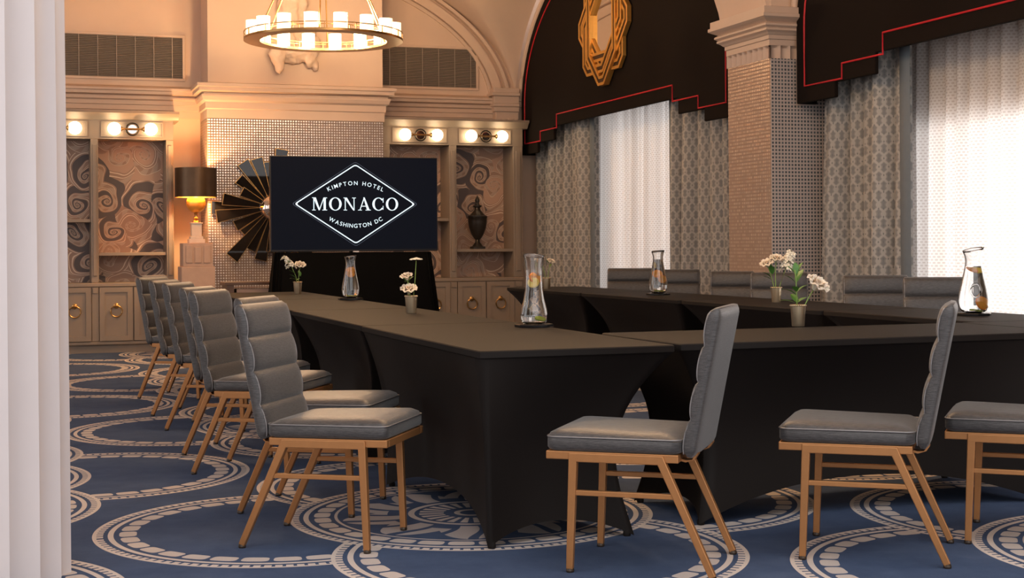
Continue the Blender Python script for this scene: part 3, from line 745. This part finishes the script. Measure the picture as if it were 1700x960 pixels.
# hand-cut roman capitals
def poly2(mb, P, y): mb.add([(p[0], y, p[1]) for p in P], [tuple(range(len(P)))])
def oval(mb, cx, cz, rx, rz, ix, iz, a0=0, a1=2 * PI, n=28, y=0):
    mb.loft([[(cx + rx * math.cos(a0 + (a1 - a0) * i / n), y, cz + rz * math.sin(a0 + (a1 - a0) * i / n)) for i in range(n + 1)],
             [(cx + ix * math.cos(a0 + (a1 - a0) * i / n), y, cz + iz * math.sin(a0 + (a1 - a0) * i / n)) for i in range(n + 1)]], False, False)
def letter(mb, c, x, h, y):
    q = lambda P: poly2(mb, [(x + a * h, -h / 2 + b_ * h) for a, b_ in P], y)
    R = lambda a, b_, c_, d_: q([(a, c_), (b_, c_), (b_, d_), (a, d_)])
    if c == 'M':
        R(.10, .17, .03, .97); R(.90, 1.08, .03, .97); q([(.08, 1), (.30, 1), (.62, .06), (.52, .0)]); q([(.52, 0), (.60, .02), (.97, 1), (.90, 1)])
        R(0, .28, 0, .05); R(.80, 1.18, 0, .05); R(.0, .2, .95, 1); R(.92, 1.18, .95, 1); return 1.20
    if c == 'O': oval(mb, x + .50 * h, 0, .50 * h, .515 * h, .31 * h, .46 * h, y=y); return 1.02
    if c == 'N':
        R(.10, .17, .03, .97); R(.80, .87, .0, .97); q([(.05, 1), (.27, 1), (.87, 0), (.80, -.02), (.70, .08)]); R(0, .28, 0, .05); R(.68, .99, .95, 1); R(0, .2, .95, 1); return 1.02
    if c == 'A':
        q([(.12, .03), (.19, .03), (.52, .93), (.47, 1.02)]); q([(.42, 1.02), (.54, 1.02), (.93, .03), (.72, .03)]); R(.26, .68, .30, .36); R(.0, .31, 0, .05); R(.60, 1.02, 0, .05); return 1.02
    if c == 'C':
        oval(mb, x + .50 * h, 0, .50 * h, .515 * h, .31 * h, .46 * h, math.radians(38), math.radians(322), y=y)
        R(.84, .90, .62, .98); R(.84, .89, .06, .36); return .96
hM = .128; adv = [1.20, 1.02, 1.02, 1.02, .96, 1.02]; gap = .13
tot = (sum(adv) + gap * 5) * hM; x = -tot / 2
for c in 'MONACO':
    mw = MB(); x += (letter(mw, c, x, hM, YL) + gap) * hM; mw.build('letter', 'logo', sc_)
def glyph(c, size):
    fc = bpy.data.curves.new('glyph', 'FONT'); fc.body = c; fc.size = size; fc.offset = .0004
    ob = bpy.data.objects.new('glyph', fc); COL.objects.link(ob); me = bpy.data.meshes.new_from_object(ob)
    vs = [tuple(v.co) for v in me.vertices]; fs = [tuple(p.vertices) for p in me.polygons]
    bpy.data.objects.remove(ob); bpy.data.curves.remove(fc); bpy.data.meshes.remove(me); return vs, fs
def arc_text(text, size, radius, cz, top, width):
    items = []; W = 0
    for c in text:
        if c == ' ': items.append(None); W += size * .30; continue
        vs, fs = glyph(c, size); a = min(v[0] for v in vs); b_ = max(v[0] for v in vs)
        items.append((vs, fs, a, b_)); W += b_ - a
    sp = (width - W) / (len(text) - 1); s = -(width) / 2
    for it in items:
        if it is None: s += size * .30 + sp; continue
        vs, fs, a, b_ = it; mid = s + (b_ - a) / 2; ang = mid / radius
        out = []
        for vx, vy, _ in vs:
            lx = vx - (a + b_) / 2
            rr = radius + (vy if top else -vy)
            th = ang
            if top: px, pz = math.sin(th) * rr + lx * math.cos(th), math.cos(th) * rr - lx * math.sin(th)
            else: px, pz = math.sin(th) * rr + lx * math.cos(th), -math.cos(th) * rr + lx * math.sin(th)
            out.append((px, YL, cz + pz))
        MB().add(out, fs).build('letter', 'logo', sc_); s += b_ - a + sp
arc_text('KIMPTON HOTEL', .057, .63, -.44, True, .575)
arc_text('WASHINGTON DC', .057, .54, .302, False, .585)
# stand and black drape
st = thing('television_stand', 'rolling television stand wrapped in a floor-length black drape', 'stand', (TVX, TVY + .12, 0))
N = 120; rings_ = []
for v in range(9):
    t = v / 8; z = 1.09 * (1 - t); P = []
    hx, hy = .80 + .10 * t, .12 + .16 * t
    for (px, py) in rrect(hx, hy, .08, 29):
        k_ = len(P); P.append((px + .012 * math.sin(k_ * .9) * (.3 + t), py + .02 * math.sin(k_ * .9 + .6) * (.3 + t), z + .006))
    rings_.append(P)
MB().loft(rings_, False).build('black_drape', 'black_velvet', st, smooth='all')
MB().box(-.03, .03, -.02, .04, .05, 1.4).build('mast', 'black_metal', st)
MB().box(-.6, .6, -.05, .05, .02, .06).build('base_bar', 'black_metal', st)

# ------------------------------------------------------------------ banquet tables in stretch covers
TH = .75
def table(label, group, loc, rz, L_, W_, feet, hem=(.07, .12)):
    """local x = width, y = length; feet: inset (x,y) for corners (-,-),(+,-),(+,+),(-,+)"""
    t = thing('banquet_table', label, 'table', loc, rz, group)
    hx, hy = W_ / 2, L_ / 2
    MB().loft([[(px, py, z) for px, py in rrect(hx - q, hy - q, .015, 2)] for q, z in ((.004, TH - .03), (0, TH - .026), (0, TH - .004), (.004, TH))]).build('top_cover', 'spandex', t, smooth=30)
    cs = [(-1, -1), (1, -1), (1, 1), (-1, 1)]; NS, NT = 22, 16; rings = []
    for v in range(NT + 1):
        tt = v / NT; ring_ = []
        g = 1 - (1 - tt) ** 2.4; bul = .075 * abs(math.sin(PI * min(1, tt ** .85))) ** 1.1
        C = []
        for (sx, sy), (fx, fy) in zip(cs, feet):
            ix = .008 + fx * g + bul * (fx > .03) ; iy = .008 + fy * g + bul * (fy > .03)
            C.append((sx * (hx - ix), sy * (hy - iy)))
        for k in range(4):
            a, c = C[k], C[(k + 1) % 4]; hm = hem[k % 2]
            nx, ny = [(0, 1), (-1, 0), (0, -1), (1, 0)][k]
            for j in range(NS):
                s_ = j / NS; e = 1 - abs(2 * s_ - 1) ** 2.2
                pinch = .05 * math.sin(PI * s_) * math.sin(PI * tt) + .07 * e * tt ** 2
                zb = hm * e + .004
                z = (TH - .028) * (1 - tt) + zb * tt
                ring_.append((a[0] + (c[0] - a[0]) * s_ + nx * pinch, a[1] + (c[1] - a[1]) * s_ + ny * pinch, z))
        rings.append(ring_)
    MB().loft(rings, False).build('stretch_skirt', 'spandex', t, smooth='all')
    for (sx, sy), (fx, fy) in zip(cs, feet):
        fx_, fy_ = sx * (hx - .02 - fx), sy * (hy - .02 - fy)
        MB().lathe([(.014, .0), (.016, .008), (.014, .02), (.008, .03)], 12, fx_ - sx * .01, fy_ - sy * .01, caps=True).build('foot_pocket', 'spandex', t, smooth=50)
    return t
LX0, LW, TL = 1.645, .81, 1.925
GL, GF, GR = 'tables of the row beside the left chairs', 'tables of the cross row', 'tables of the row by the windows'
nm = ['black stretch-covered table at the corner carrying the carafe beside the cross row', 'black stretch-covered table carrying the vase of two roses and a lace flower', 'black stretch-covered table carrying the carafe in front of the television', 'black stretch-covered table at the row end carrying the snapdragon vase']
for k in range(4):
    ft = ((.03, .02), (.15, .05), (.12, .33), (.03, .33)) if k == 0 else ((.05, .26), (.12, .26), (.12, .30), (.05, .30))
    table(nm[k], GL, (LX0 + LW / 2 + .004 * k, 5.06 + TL * (k + .5), 0), 0, TL - .012, LW, ft)
table('black stretch-covered table behind the side-turned chairs, single vase on top', GF, (2.49 + TL / 2, 5.11 + LW / 2, 0), PI / 2, TL - .012, LW, ((.03, .12), (.03, .1), (.1, .1), (.1, .12)), (.07, .15))
table('black stretch-covered table continuing the cross row towards the bright window', GF, (2.49 + TL * 1.25, 5.11 + LW / 2, 0), PI / 2, TL / 2 - .012, LW, ((.03, .12), (.03, .1), (.1, .1), (.1, .12)), (.07, .15))
nm = ['black stretch-covered table with the pierced carafe', 'black stretch-covered table with the rose and stock vase by the windows', 'black stretch-covered table with the carafe by the windows', 'black stretch-covered table at the window row end with a two-rose vase']
RX, RTL = 4.52, 1.87
for k in range(4):
    y0 = 5.49 + RTL * k
    if k == 0: y0 += .44
    Lk = RTL - .012 - (.44 if k == 0 else 0)
    table(nm[k], GR, (RX + .36 - .012 * k, y0 + Lk / 2, 0), 0, Lk, .72, ((.12, .2), (.05, .2), (.05, .2), (.12, .2)))

# ------------------------------------------------------------------ chairs
def make_chair():
    t = thing('dining_chair', 'grey channel-backed chair', 'chair')
    st_ = MB(); lay = [(.425, .014), (.43, .004), (.437, 0), (.468, 0), (.480, .008), (.492, .03), (.498, .08), (.500, .15)]
    st_.loft([[(px, py + .095, z + (.006 * (py / .24) if z > .47 else 0)) for px, py in rrect(.235 - q, .24 - q, max(.012, .035 - q * .1), 5)] for z, q in lay])
    so = st_.build('seat', 'fabric', t, smooth=50)
    MB().tube([(px * 1.001, py * 1.001 + .095, .474) for px, py in rrect(.235, .24, .035, 5)], .0028, 5, True).build('seat_piping', 'piping', so, smooth='all')
    # backrest with four stuffed channels
    NV = 40; rings = []; hw = .222; lean = math.tan(math.radians(11))
    z0, z1 = .415, .925
    for j in range(NV + 1):
        v = j / NV; c = (v * 4) % 1 if j < NV else 1.0
        bul = abs(math.sin(PI * v * 4)) ** .45
        end = min(1, (min(v, 1 - v) / .05)) ** .5 if min(v, 1 - v) < .05 else 1
        th_f = (.020 + .017 * bul) * (.45 + .55 * end); th_b = .024 * (.5 + .5 * end)
        w_ = hw * (.955 + .045 * end)
        z = z0 + (z1 - z0) * v; yc = -.168 - (z - z0) * lean
        P = []
        for i in range(28):
            a = 2 * PI * i / 28; ca, sa = math.cos(a), math.sin(a)
            xx = w_ * (abs(ca) ** .35) * (1 if ca > 0 else -1); yy = (th_f if sa > 0 else th_b) * (abs(sa) ** .4) * (1 if sa > 0 else -1)
            P.append((xx, yc + yy, z + yy * .19))
        rings.append(P)
    bo = MB().loft(rings).build('backrest', 'fabric', t, smooth=60)
    for s in (-1, 1):
        MB().tube([(s * .214, -.168 - (z0 + (z1 - z0) * v - z0) * lean + .012 + .016 * abs(math.sin(PI * v * 4)) ** .6, z0 + (z1 - z0) * v) for v in [.02 + .96 * k / 40 for k in range(41)]], .0026, 5).build('back_piping', 'piping', bo, smooth='all')
    # metal frame
    f = MB()
    for s in (-1, 1): f.box(s * .215 - .014, s * .215 + .014, -.135, .335, .395, .424)
    f.box(-.2, .2, .307, .335, .395, .424).box(-.2, .2, -.135, -.107, .395, .424)
    f.build('seat_frame', 'copper', t, bevel=.003)
    for s in (-1, 1):
        xs = s * .222
        fl_ = MB().bar((xs, .236, .415), (xs, .252, .012), .03, .024).build('leg', 'copper', t, bevel=.003)
        MB().lathe([(.013, 0), (.015, .006), (.013, .014)], 10, xs, .252, caps=True).build('foot_glide', 'rubber', fl_)
        rl_ = MB().bar((xs, -.068, .415), (xs, -.25, .012), .03, .024).build('leg', 'copper', t, bevel=.003)
        MB().lathe([(.013, 0), (.015, .006), (.013, .014)], 10, xs, -.25, caps=True).build('foot_glide', 'rubber', rl_)
        MB().box(xs - .015, xs + .015, -.078, .251, .388, .42).build('side_bar', 'copper', t, bevel=.003)
        MB().bar((xs, .242, .28), (xs, -.128, .28), .02, .02, .018).build('stretcher', 'copper', t, bevel=.002)
        path = [(s * .15, -.125, .402), (s * .15, -.15, .396), (s * .15, -.176, .402), (s * .15, -.188, .42), (s * .15, -.184, .45)]
        br_ = MB(); Pv = [Vector(p) for p in path]
        br_.loft([[(p.x - .022, p.y, p.z - .004), (p.x + .022, p.y, p.z - .004), (p.x + .022, p.y, p.z + .004), (p.x - .022, p.y, p.z + .004)] if i < 2 else [(p.x - .022, p.y - .004, p.z), (p.x + .022, p.y - .004, p.z), (p.x + .022, p.y + .004, p.z), (p.x - .022, p.y + .004, p.z)] for i, p in enumerate(Pv)])
        br_.build('back_bracket', 'copper', t)
    return t
chair0 = make_chair(); used = [False]
def chair(cx, cy, fx, fy, label, group):
    a = math.atan2(-fx, fy)
    if not used[0]:
        used[0] = True; chair0.location = (cx, cy, 0); chair0.rotation_euler = (0, 0, a); chair0['label'] = label; chair0['group'] = group; return chair0
    return dup(chair0, (cx, cy, 0), a, label, group)
ORD = ['first', 'second', 'third', 'fourth', 'fifth', 'sixth', 'seventh', 'eighth']
GCL, GCF, GCR = 'chairs along the left tables', 'side-turned chairs at the cross row', 'chairs along the windows'
LF = [(.82, 5.47, .84, -.54), (.92, 6.18, .85, -.52), (.86, 7.34, .85, -.52), (.89, 8.04, .86, -.5), (.91, 9.18, .88, -.48), (.90, 10.01, .87, -.5), (.91, 11.23, .82, -.57), (1.0, 12.0, .85, -.52)]
for k, (x, y, fx, fy) in enumerate(LF):
    n_ = math.hypot(fx, fy); fx /= n_; fy /= n_
    cx = x + .25 * fx - .222 * fy; cy = y + .25 * fy + .222 * fx
    chair(cx, cy, fx, fy, 'grey channel-backed chair with copper legs, %s from the column along the tables' % ORD[k], GCL)
chair(2.17, 4.67, -.80, .60, 'grey channel-backed chair with copper legs turned sideways by the table corner', GCF)
chair(3.03, 4.55, -.79, .61, 'grey channel-backed chair with copper legs turned sideways before the cross row vase', GCF)
chair(3.755, 4.54, -.75, .66, 'grey channel-backed chair with copper legs, third from the left tables along cross row', GCF)
RC = [(1046, 'beside the window carafe, farthest pair, by the sheer'), (1121, 'half behind the window carafe, in front of the drape'), (1224, 'in front of the mosaic pier'), (1293, 'behind the rose and stock vase'), (1453, 'in front of the drape next to the bright sheer'), (1557, 'behind the pierced carafe against the bright sheer')]
for px, lab in RC:
    u = (px - 850) / FPX; dx = _F.x + u * _R.x; dy = _F.y + u * _R.y
    xb = 5.64; yb = xb * dy / dx; f = Vector((-.48, -.877)).normalized()
    chair(xb + .26 * f.x, yb + .26 * f.y, f.x, f.y, 'grey channel-backed chair ' + lab, GCR)

# ------------------------------------------------------------------ carafes, coasters, citrus
def carafe(x, y, label, H_, R_, slant, fill, fruits, where, rz=0., hole=False, straight=False):
    tag(MB().loft([[(.095 * math.cos(PI / 8 + PI / 4 * i) * q, .095 * math.sin(PI / 8 + PI / 4 * i) * q, z) for i in range(8)] for q, z in ((.98, 0), (1, .003), (1, .012), (.97, .015))]).build('coaster', 'blackstone', bevel=0), 'octagonal black marble coaster under ' + where, 'coaster', 'black carafe coasters').location = (x, y, TH)
    t = thing('carafe', label, 'carafe', (x, y, TH + .0152), rz, 'glass water carafes')
    prof = [(.75, 0), (.94, .04), (1, .12), (.92, .22), (.74, .36), (.63, .5), (.6, .65), (.61, .8), (.67, .9), (.78, 1.0)] if straight else [(.62, 0), (.80, .03), (.95, .10), (1.0, .18), (.96, .28), (.84, .42), (.68, .58), (.56, .72), (.52, .82), (.56, .90), (.70, 1.0)]
    def rr(h):
        for (a, h0), (c, h1) in zip(prof, prof[1:]):
            if h <= h1: return (a + (c - a) * (h - h0) / (h1 - h0)) * R_
        return prof[-1][0] * R_
    def sl(px, z): return z + slant * px * max(0, (z / H_ - .6) / .4) ** 2
    n = 32; hs = [i / 30 for i in range(31)]
    def rg(r_, z): return [(r_ * math.cos(2 * PI * j / n), r_ * math.sin(2 * PI * j / n), sl(r_ * math.cos(2 * PI * j / n), z)) for j in range(n)]
    MB().loft([rg(.001, 0)] + [rg(rr(h), h * H_) for h in hs] + [rg(rr(1) - .003, H_ + .001)] + [rg(rr(h) - .0035, h * H_) for h in reversed(hs) if h > .03] + [rg(.001, .012)], False).build('glass_body', 'glass', t, smooth='all')
    fh = [h for h in hs if .03 < h <= fill]
    MB().loft([[(r_ * math.cos(2 * PI * j / n), r_ * math.sin(2 * PI * j / n), z) for j in range(n)] for r_, z in [(.001, .0135)] + [(rr(h) - .0038, max(.0135, h * H_)) for h in fh] + [(.001, fh[-1] * H_)]], False).build('water', 'water', t, smooth=60)
    if hole:
        MB().tube([(-.45 * R_ + .022 * math.cos(2 * PI * i / 20), -.86 * R_ + .012 * math.cos(2 * PI * i / 20) * -1, .36 * H_ + .036 * math.sin(2 * PI * i / 20)) for i in range(20)], .006, 8, True).build('thumb_hole_rim', 'glass', t, smooth='all', label='rim of the pierced thumb grip')
    for fi, (kind, dx, dy, dz, tilt, turn, r_) in enumerate(fruits):
        lev = 'lying at the bottom' if dz < .03 else 'low' if dz < .13 else 'floating high' if fi % 2 == 0 else 'floating'
        mt_ = {'orange': 'orange', 'lime': 'lime', 'lemon': 'lemon'}[kind]
        s = thing(kind + '_slice', kind + ' slice ' + lev + ' in ' + where, 'fruit slice', (x + dx, y + dy, TH + .0152 + dz), 0, 'citrus slices in the carafes')
        s.rotation_euler = (tilt, 0, turn)
        MB().lathe([(.001, .004), (r_ * .86, .004), (r_ * .86, -.004), (.001, -.004)], 20).build('flesh', mt_, s, smooth=30)
        MB().lathe([(r_ * .86, .0045), (r_, .003), (r_, -.003), (r_ * .86, -.0045), (r_ * .86, .0045)], 20).build('rind', 'peel' if kind == 'orange' else mt_, s, smooth=30)
w1, w2, w3, w4 = 'the carafe in front of the television', 'the carafe at the table corner', 'the carafe by the windows', 'the pierced carafe'
carafe(2.40, 10.52, 'glass carafe of citrus water in front of the television drape', .315, .066, .12, .78, [('orange', -.003, -.009, .18, 1.3, .3, .029), ('orange', .004, .004, .205, 1.4, -.4, .027), ('lime', .005, -.01, .022, .1, 0, .034)], w1)
carafe(2.39, 6.50, 'glass carafe of citrus water at the corner of the two table rows', .335, .068, -.15, .72, [('orange', .004, .006, .222, 1.2, .5, .029), ('lemon', -.006, -.011, .200, 1.3, -.5, .025), ('lime', .020, -.022, .026, .4, .4, .024)], w2, .5, False, True)
carafe(4.83, 10.28, 'glass carafe of citrus water on the window row before two chairs', .335, .075, .1, .8, [('orange', .018, -.02, .11, 1.4, .3, .033), ('orange', -.004, .004, .15, 1.2, -.3, .032), ('lemon', -.022, 0, .22, 1.5, 1.2, .025), ('lime', 0, -.02, .024, .15, 0, .036)], w3, .3)
carafe(4.92, 6.47, 'glass carafe with a pierced thumb grip against the bright sheer', .345, .082, .22, .74, [('orange', .02, -.03, .055, 1.2, .2, .034), ('lime', -.005, -.03, .02, .2, 0, .034), ('orange', -.012, -.005, .232, .5, .4, .028), ('lemon', .014, .0, .228, .6, 0, .026)], w4, 0, True)

# ------------------------------------------------------------------ flowers in metal cups
def petal_mesh(r_, hgt, curl, nm_, mat='rose'):
    def fn(u, v):
        a = (u - .5) * 1.5; wd = (abs(math.sin(PI * min(1, v * .6 + .12))) ** .7)
        rad = r_ * (.18 + .82 * v) + curl * max(0, v - .7) ** 2
        return (rad * math.cos(a * wd), rad * math.sin(a * wd), hgt * math.sin(v * PI * .52) - .25 * curl * max(0, v - .75) + .006 * math.sin(u * 9) * v)
    return MB().grid(fn, 6, 5).mesh(nm_, mat, 'all')
PM = {}
for k, (r_, h_, c_) in enumerate(((.010, .048, 0), (.021, .050, .01), (.034, .048, .03), (.046, .040, .07))): PM[k] = petal_mesh(r_, h_, c_, 'petal')
def rose(base, head, label, s=1., tilt=(0, 0), leaves=()):
    t = thing('rose', label, 'flower', base)
    b_ = Vector(base); h_ = Vector(head) - b_
    mid = h_ * .5 + Vector((.01 * (1 if h_.x < 0 else -1), 0, 0))
    pts = [Vector((0, 0, 0)) * (1 - q) ** 2 + 2 * q * (1 - q) * mid + q * q * h_ for q in [i / 8 for i in range(9)]]
    MB().tube(pts, .003, 6).build('stem', 'stem', t, smooth='all')
    for k in range(5):
        a = 2 * PI * k / 5
        MB().add([tuple(h_ + Vector((.004 * math.cos(a + 1), .004 * math.sin(a + 1), -.004))), tuple(h_ + Vector((.03 * math.cos(a), .03 * math.sin(a), -.012))), tuple(h_ + Vector((.004 * math.cos(a - 1), .004 * math.sin(a - 1), -.004)))], [(0, 1, 2)]).build('sepal', 'leaf', t)
    off = random.random() * 6
    for lay, n_ in enumerate((3, 5, 7, 8)):
        for k in range(n_):
            o = put(PM[lay], 'petal', t); o.location = h_; o.scale = (s, s, s)
            o.rotation_euler = (Matrix.Rotation(-YAW, 3, 'Z') @ Matrix.Rotation(tilt[0], 3, 'X') @ Matrix.Rotation(tilt[1], 3, 'Y') @ Matrix.Rotation(2 * PI * k / n_ + lay * .6 + off, 3, 'Z')).to_euler()
    for lf in leaves: leaf(t, *lf)
    return t
LEAF = MB().grid(lambda u, v: ((u - .5) * .6 * abs(math.sin(PI * (v * .96 + .02))) ** .8, v, .10 * abs(u - .5) * math.sin(PI * v) + .12 * math.sin(v * 2.4) - .1 * v), 4, 7).mesh('leaf', 'leaf', 'all')
def leaf(parent, loc, az, el, size):
    o = put(LEAF, 'leaf', parent); o.location = loc; o.rotation_euler = (el, 0, az); o.scale = (size * .85, size, size); return o
def cup(x, y, label, hh=.104):
    t = thing('metal_cup', label, 'vase', (x, y, TH), 0, 'small metal flower cups')
    MB().lathe([(.001, 0), (.029, 0), (.030, .004), (.036, hh - .008), (.033, hh - .008), (.028, .006), (.001, .006)], 24).build('body', 'cup', t, smooth=40)
    for k in range(24):
        a = 2 * PI * k / 24
        if k == 0: bead = MB().lathe([(.0005 + .0046 * math.sin(PI * i / 6), .0046 * math.cos(PI * i / 6)) for i in range(7)], 8).mesh('bead', 'cup', 'all')
        o = put(bead, 'bead', t); o.location = (.0355 * math.cos(a), .0355 * math.sin(a), hh - .004)
    return t
BLS = MB()
for k in range(5):
    BLS.grid(lambda u, v, k=k: ((.004 + .02 * v) * math.cos(2 * PI * (k + (u - .5) * .95 * math.sin(PI * min(1, v * .7 + .15))) / 5), (.004 + .02 * v) * math.sin(2 * PI * (k + (u - .5) * .95 * math.sin(PI * min(1, v * .7 + .15))) / 5), .006 * math.sin(v * 3) + .004 * math.sin(u * PI)), 4, 3)
BLS = BLS.mesh('blossom', 'white_petal', 'all')
def spray(base, pts, label, blooms, leaves=(), name='stock_flower'):
    t = thing(name, label, 'flower', base)
    P = [Vector(p) for p in pts]
    MB().tube([(0, 0, 0)] + pts, .0028, 6).build('stem', 'stem', t, smooth='all')
    rd = random.Random(len(blooms) if hasattr(blooms, '__len__') else blooms)
    for i in range(blooms):
        q = .45 + .55 * i / blooms; seg = q * (len(P) - 1); k = min(int(seg), len(P) - 2); c = P[k].lerp(P[k + 1], seg - k)
        o = put(BLS, 'blossom', t); a = i * 2.4; rad = .026 * (1.15 - .5 * (q - .45))
        o.location = c + Vector((rad * math.cos(a), rad * math.sin(a), rd.uniform(-.008, .008))); o.rotation_euler = (rd.uniform(.6, 1.3), 0, a + PI / 2 + rd.uniform(-.4, .4)); s = rd.uniform(.8, 1.15) * (1.1 - .4 * (q - .45)); o.scale = (s, s, s)
    for lf in leaves: leaf(t, *lf)
    return t
Rv = _R  # rightwards direction used only to lay stems across the table
def at(base, r_, z, f=0.): return (base[0] + Rv.x * r_ + _F.x * f, base[1] + Rv.y * r_ + _F.y * f, TH + z)
def rel(r_, z, f=0.): return (Rv.x * r_ + _F.x * f, Rv.y * r_ + _F.y * f, z)
CZ = .05
# cup 1: snapdragon and rose
c1 = (2.31, 12.15); cup(*c1, 'small metal cup with snapdragon and rose at the end of the left row')
b1 = at(c1, 0, CZ)
rose(at(c1, .008, CZ), at(c1, .02, .225), 'pale rose beside the snapdragon stem', .95, (.5, .2), [(rel(.015, .10), 0.3, 1.0, .06)])
spray(b1, [rel(-.015, .10), rel(-.04, .16), rel(-.07, .22), rel(-.12, .27)], 'white snapdragon stem leaning over its metal cup', 12, [(rel(-.015, .085), 1.6, .5, .07), (rel(-.012, .07), 2.0, .2, .07), (rel(-.02, .12), 1.7, .5, .07), (rel(-.015, .06), -1.2, .5, .05)], 'snapdragon')
# cup 2: two roses and lace flower
c2 = (2.24, 8.21); cup(*c2, 'small metal cup with two roses and a tall lace flower')
rose(at(c2, -.005, CZ), at(c2, -.012, .118), 'large pale rose low in the cup with the lace flower', 1.0, (.45, 0))
rose(at(c2, -.008, CZ), at(c2, -.022, .198), 'smaller pale rose standing over the large rose', .78, (.3, -.2), [(rel(-.02, .14), 1.5, .5, .05), (rel(-.01, .14), -1.2, .6, .05)])
t = thing('lace_flower', 'tall white lace flower on a bare stem', 'flower', at(c2, .01, CZ))
MB().tube([(0, 0, 0), rel(.012, .12), rel(.022, .262)], .0022, 6).build('stem', 'stem', t, smooth='all')
for i in range(26):
    a = i * 2.4; q = math.sqrt(i / 26) * .036
    o = put(BLS, 'floret', t); o.location = Vector(rel(.022, .275 - q * .25)) + Vector((q * math.cos(a), q * math.sin(a), 0)); o.scale = (.4, .4, .6); o.rotation_euler = (random.uniform(-.4, .4), 0, a)
# cup 3: two far roses
c3 = (4.64, 12.27); cup(*c3, 'small metal cup with two cream roses on the window row end')
rose(at(c3, -.004, CZ), at(c3, -.052, .255), 'cream rose leaning outward from the far cup, lower bloom beside drape', .8, (.4, -.3), [(rel(-.03, .15), 1.2, .7, .05)])
rose(at(c3, .006, CZ), at(c3, .032, .235), 'cream rose leaning towards the sheer from the far cup', .8, (.4, .3), [(rel(.02, .15), -1.0, .7, .05), (rel(.01, .19), .3, .8, .05)])
# cup 4: roses with a stock spray
c4 = (4.91, 8.57); cup(*c4, 'small metal cup with roses and white stock in front of the pier')
rose(at(c4, -.005, CZ), at(c4, -.055, .245), 'cream rose leaning out of the cup with white stock', .95, (.45, -.35), [(rel(-.03, .12), 1.4, .5, .08), (rel(-.02, .14), 2.4, .9, .08), (rel(-.02, .10), 1.0, .4, .07)])
rose(at(c4, .0, CZ), at(c4, .0, .275), 'upright cream rose in the cup with white stock', .95, (.4, 0), [(rel(-.02, .16), .6, 1.0, .08)])
spray(at(c4, .01, CZ), [rel(.02, .08), rel(.045, .15), rel(.07, .22), rel(.095, .30)], 'dense white stock spray beside two cream roses', 26)
# cup 5: rose and leafy stem
c5 = (3.55, 5.99); cup(*c5, 'small metal cup with a large rose and leafy stem on the cross row')
rose(at(c5, .01, CZ), at(c5, .075, .175), 'large cream rose leaning from the cup on the cross row', 1.2, (.5, .5))
t = thing('leafy_stem', 'upright green leafy stem beside the large cream rose', 'foliage', at(c5, -.005, CZ))
MB().tube([(0, 0, 0), rel(-.002, .10), rel(-.004, .18), rel(-.01, .22)], .003, 6).build('stem', 'stem', t, smooth='all')
for k, (z, az, el, sz) in enumerate(((.06, 1.4, .15, .085), (.06, -1.2, .4, .075), (.065, .2, .6, .07), (.10, 1.7, .4, .08), (.11, -1.5, .6, .07), (.115, 2.8, .5, .06), (.155, 1.5, .6, .08), (.16, -.9, .9, .08), (.19, 1.2, .8, .075), (.19, -1.3, 1.1, .075), (.20, 0, 1.2, .06))):
    leaf(t, rel(-.003, z), az - YAW, el, sz)
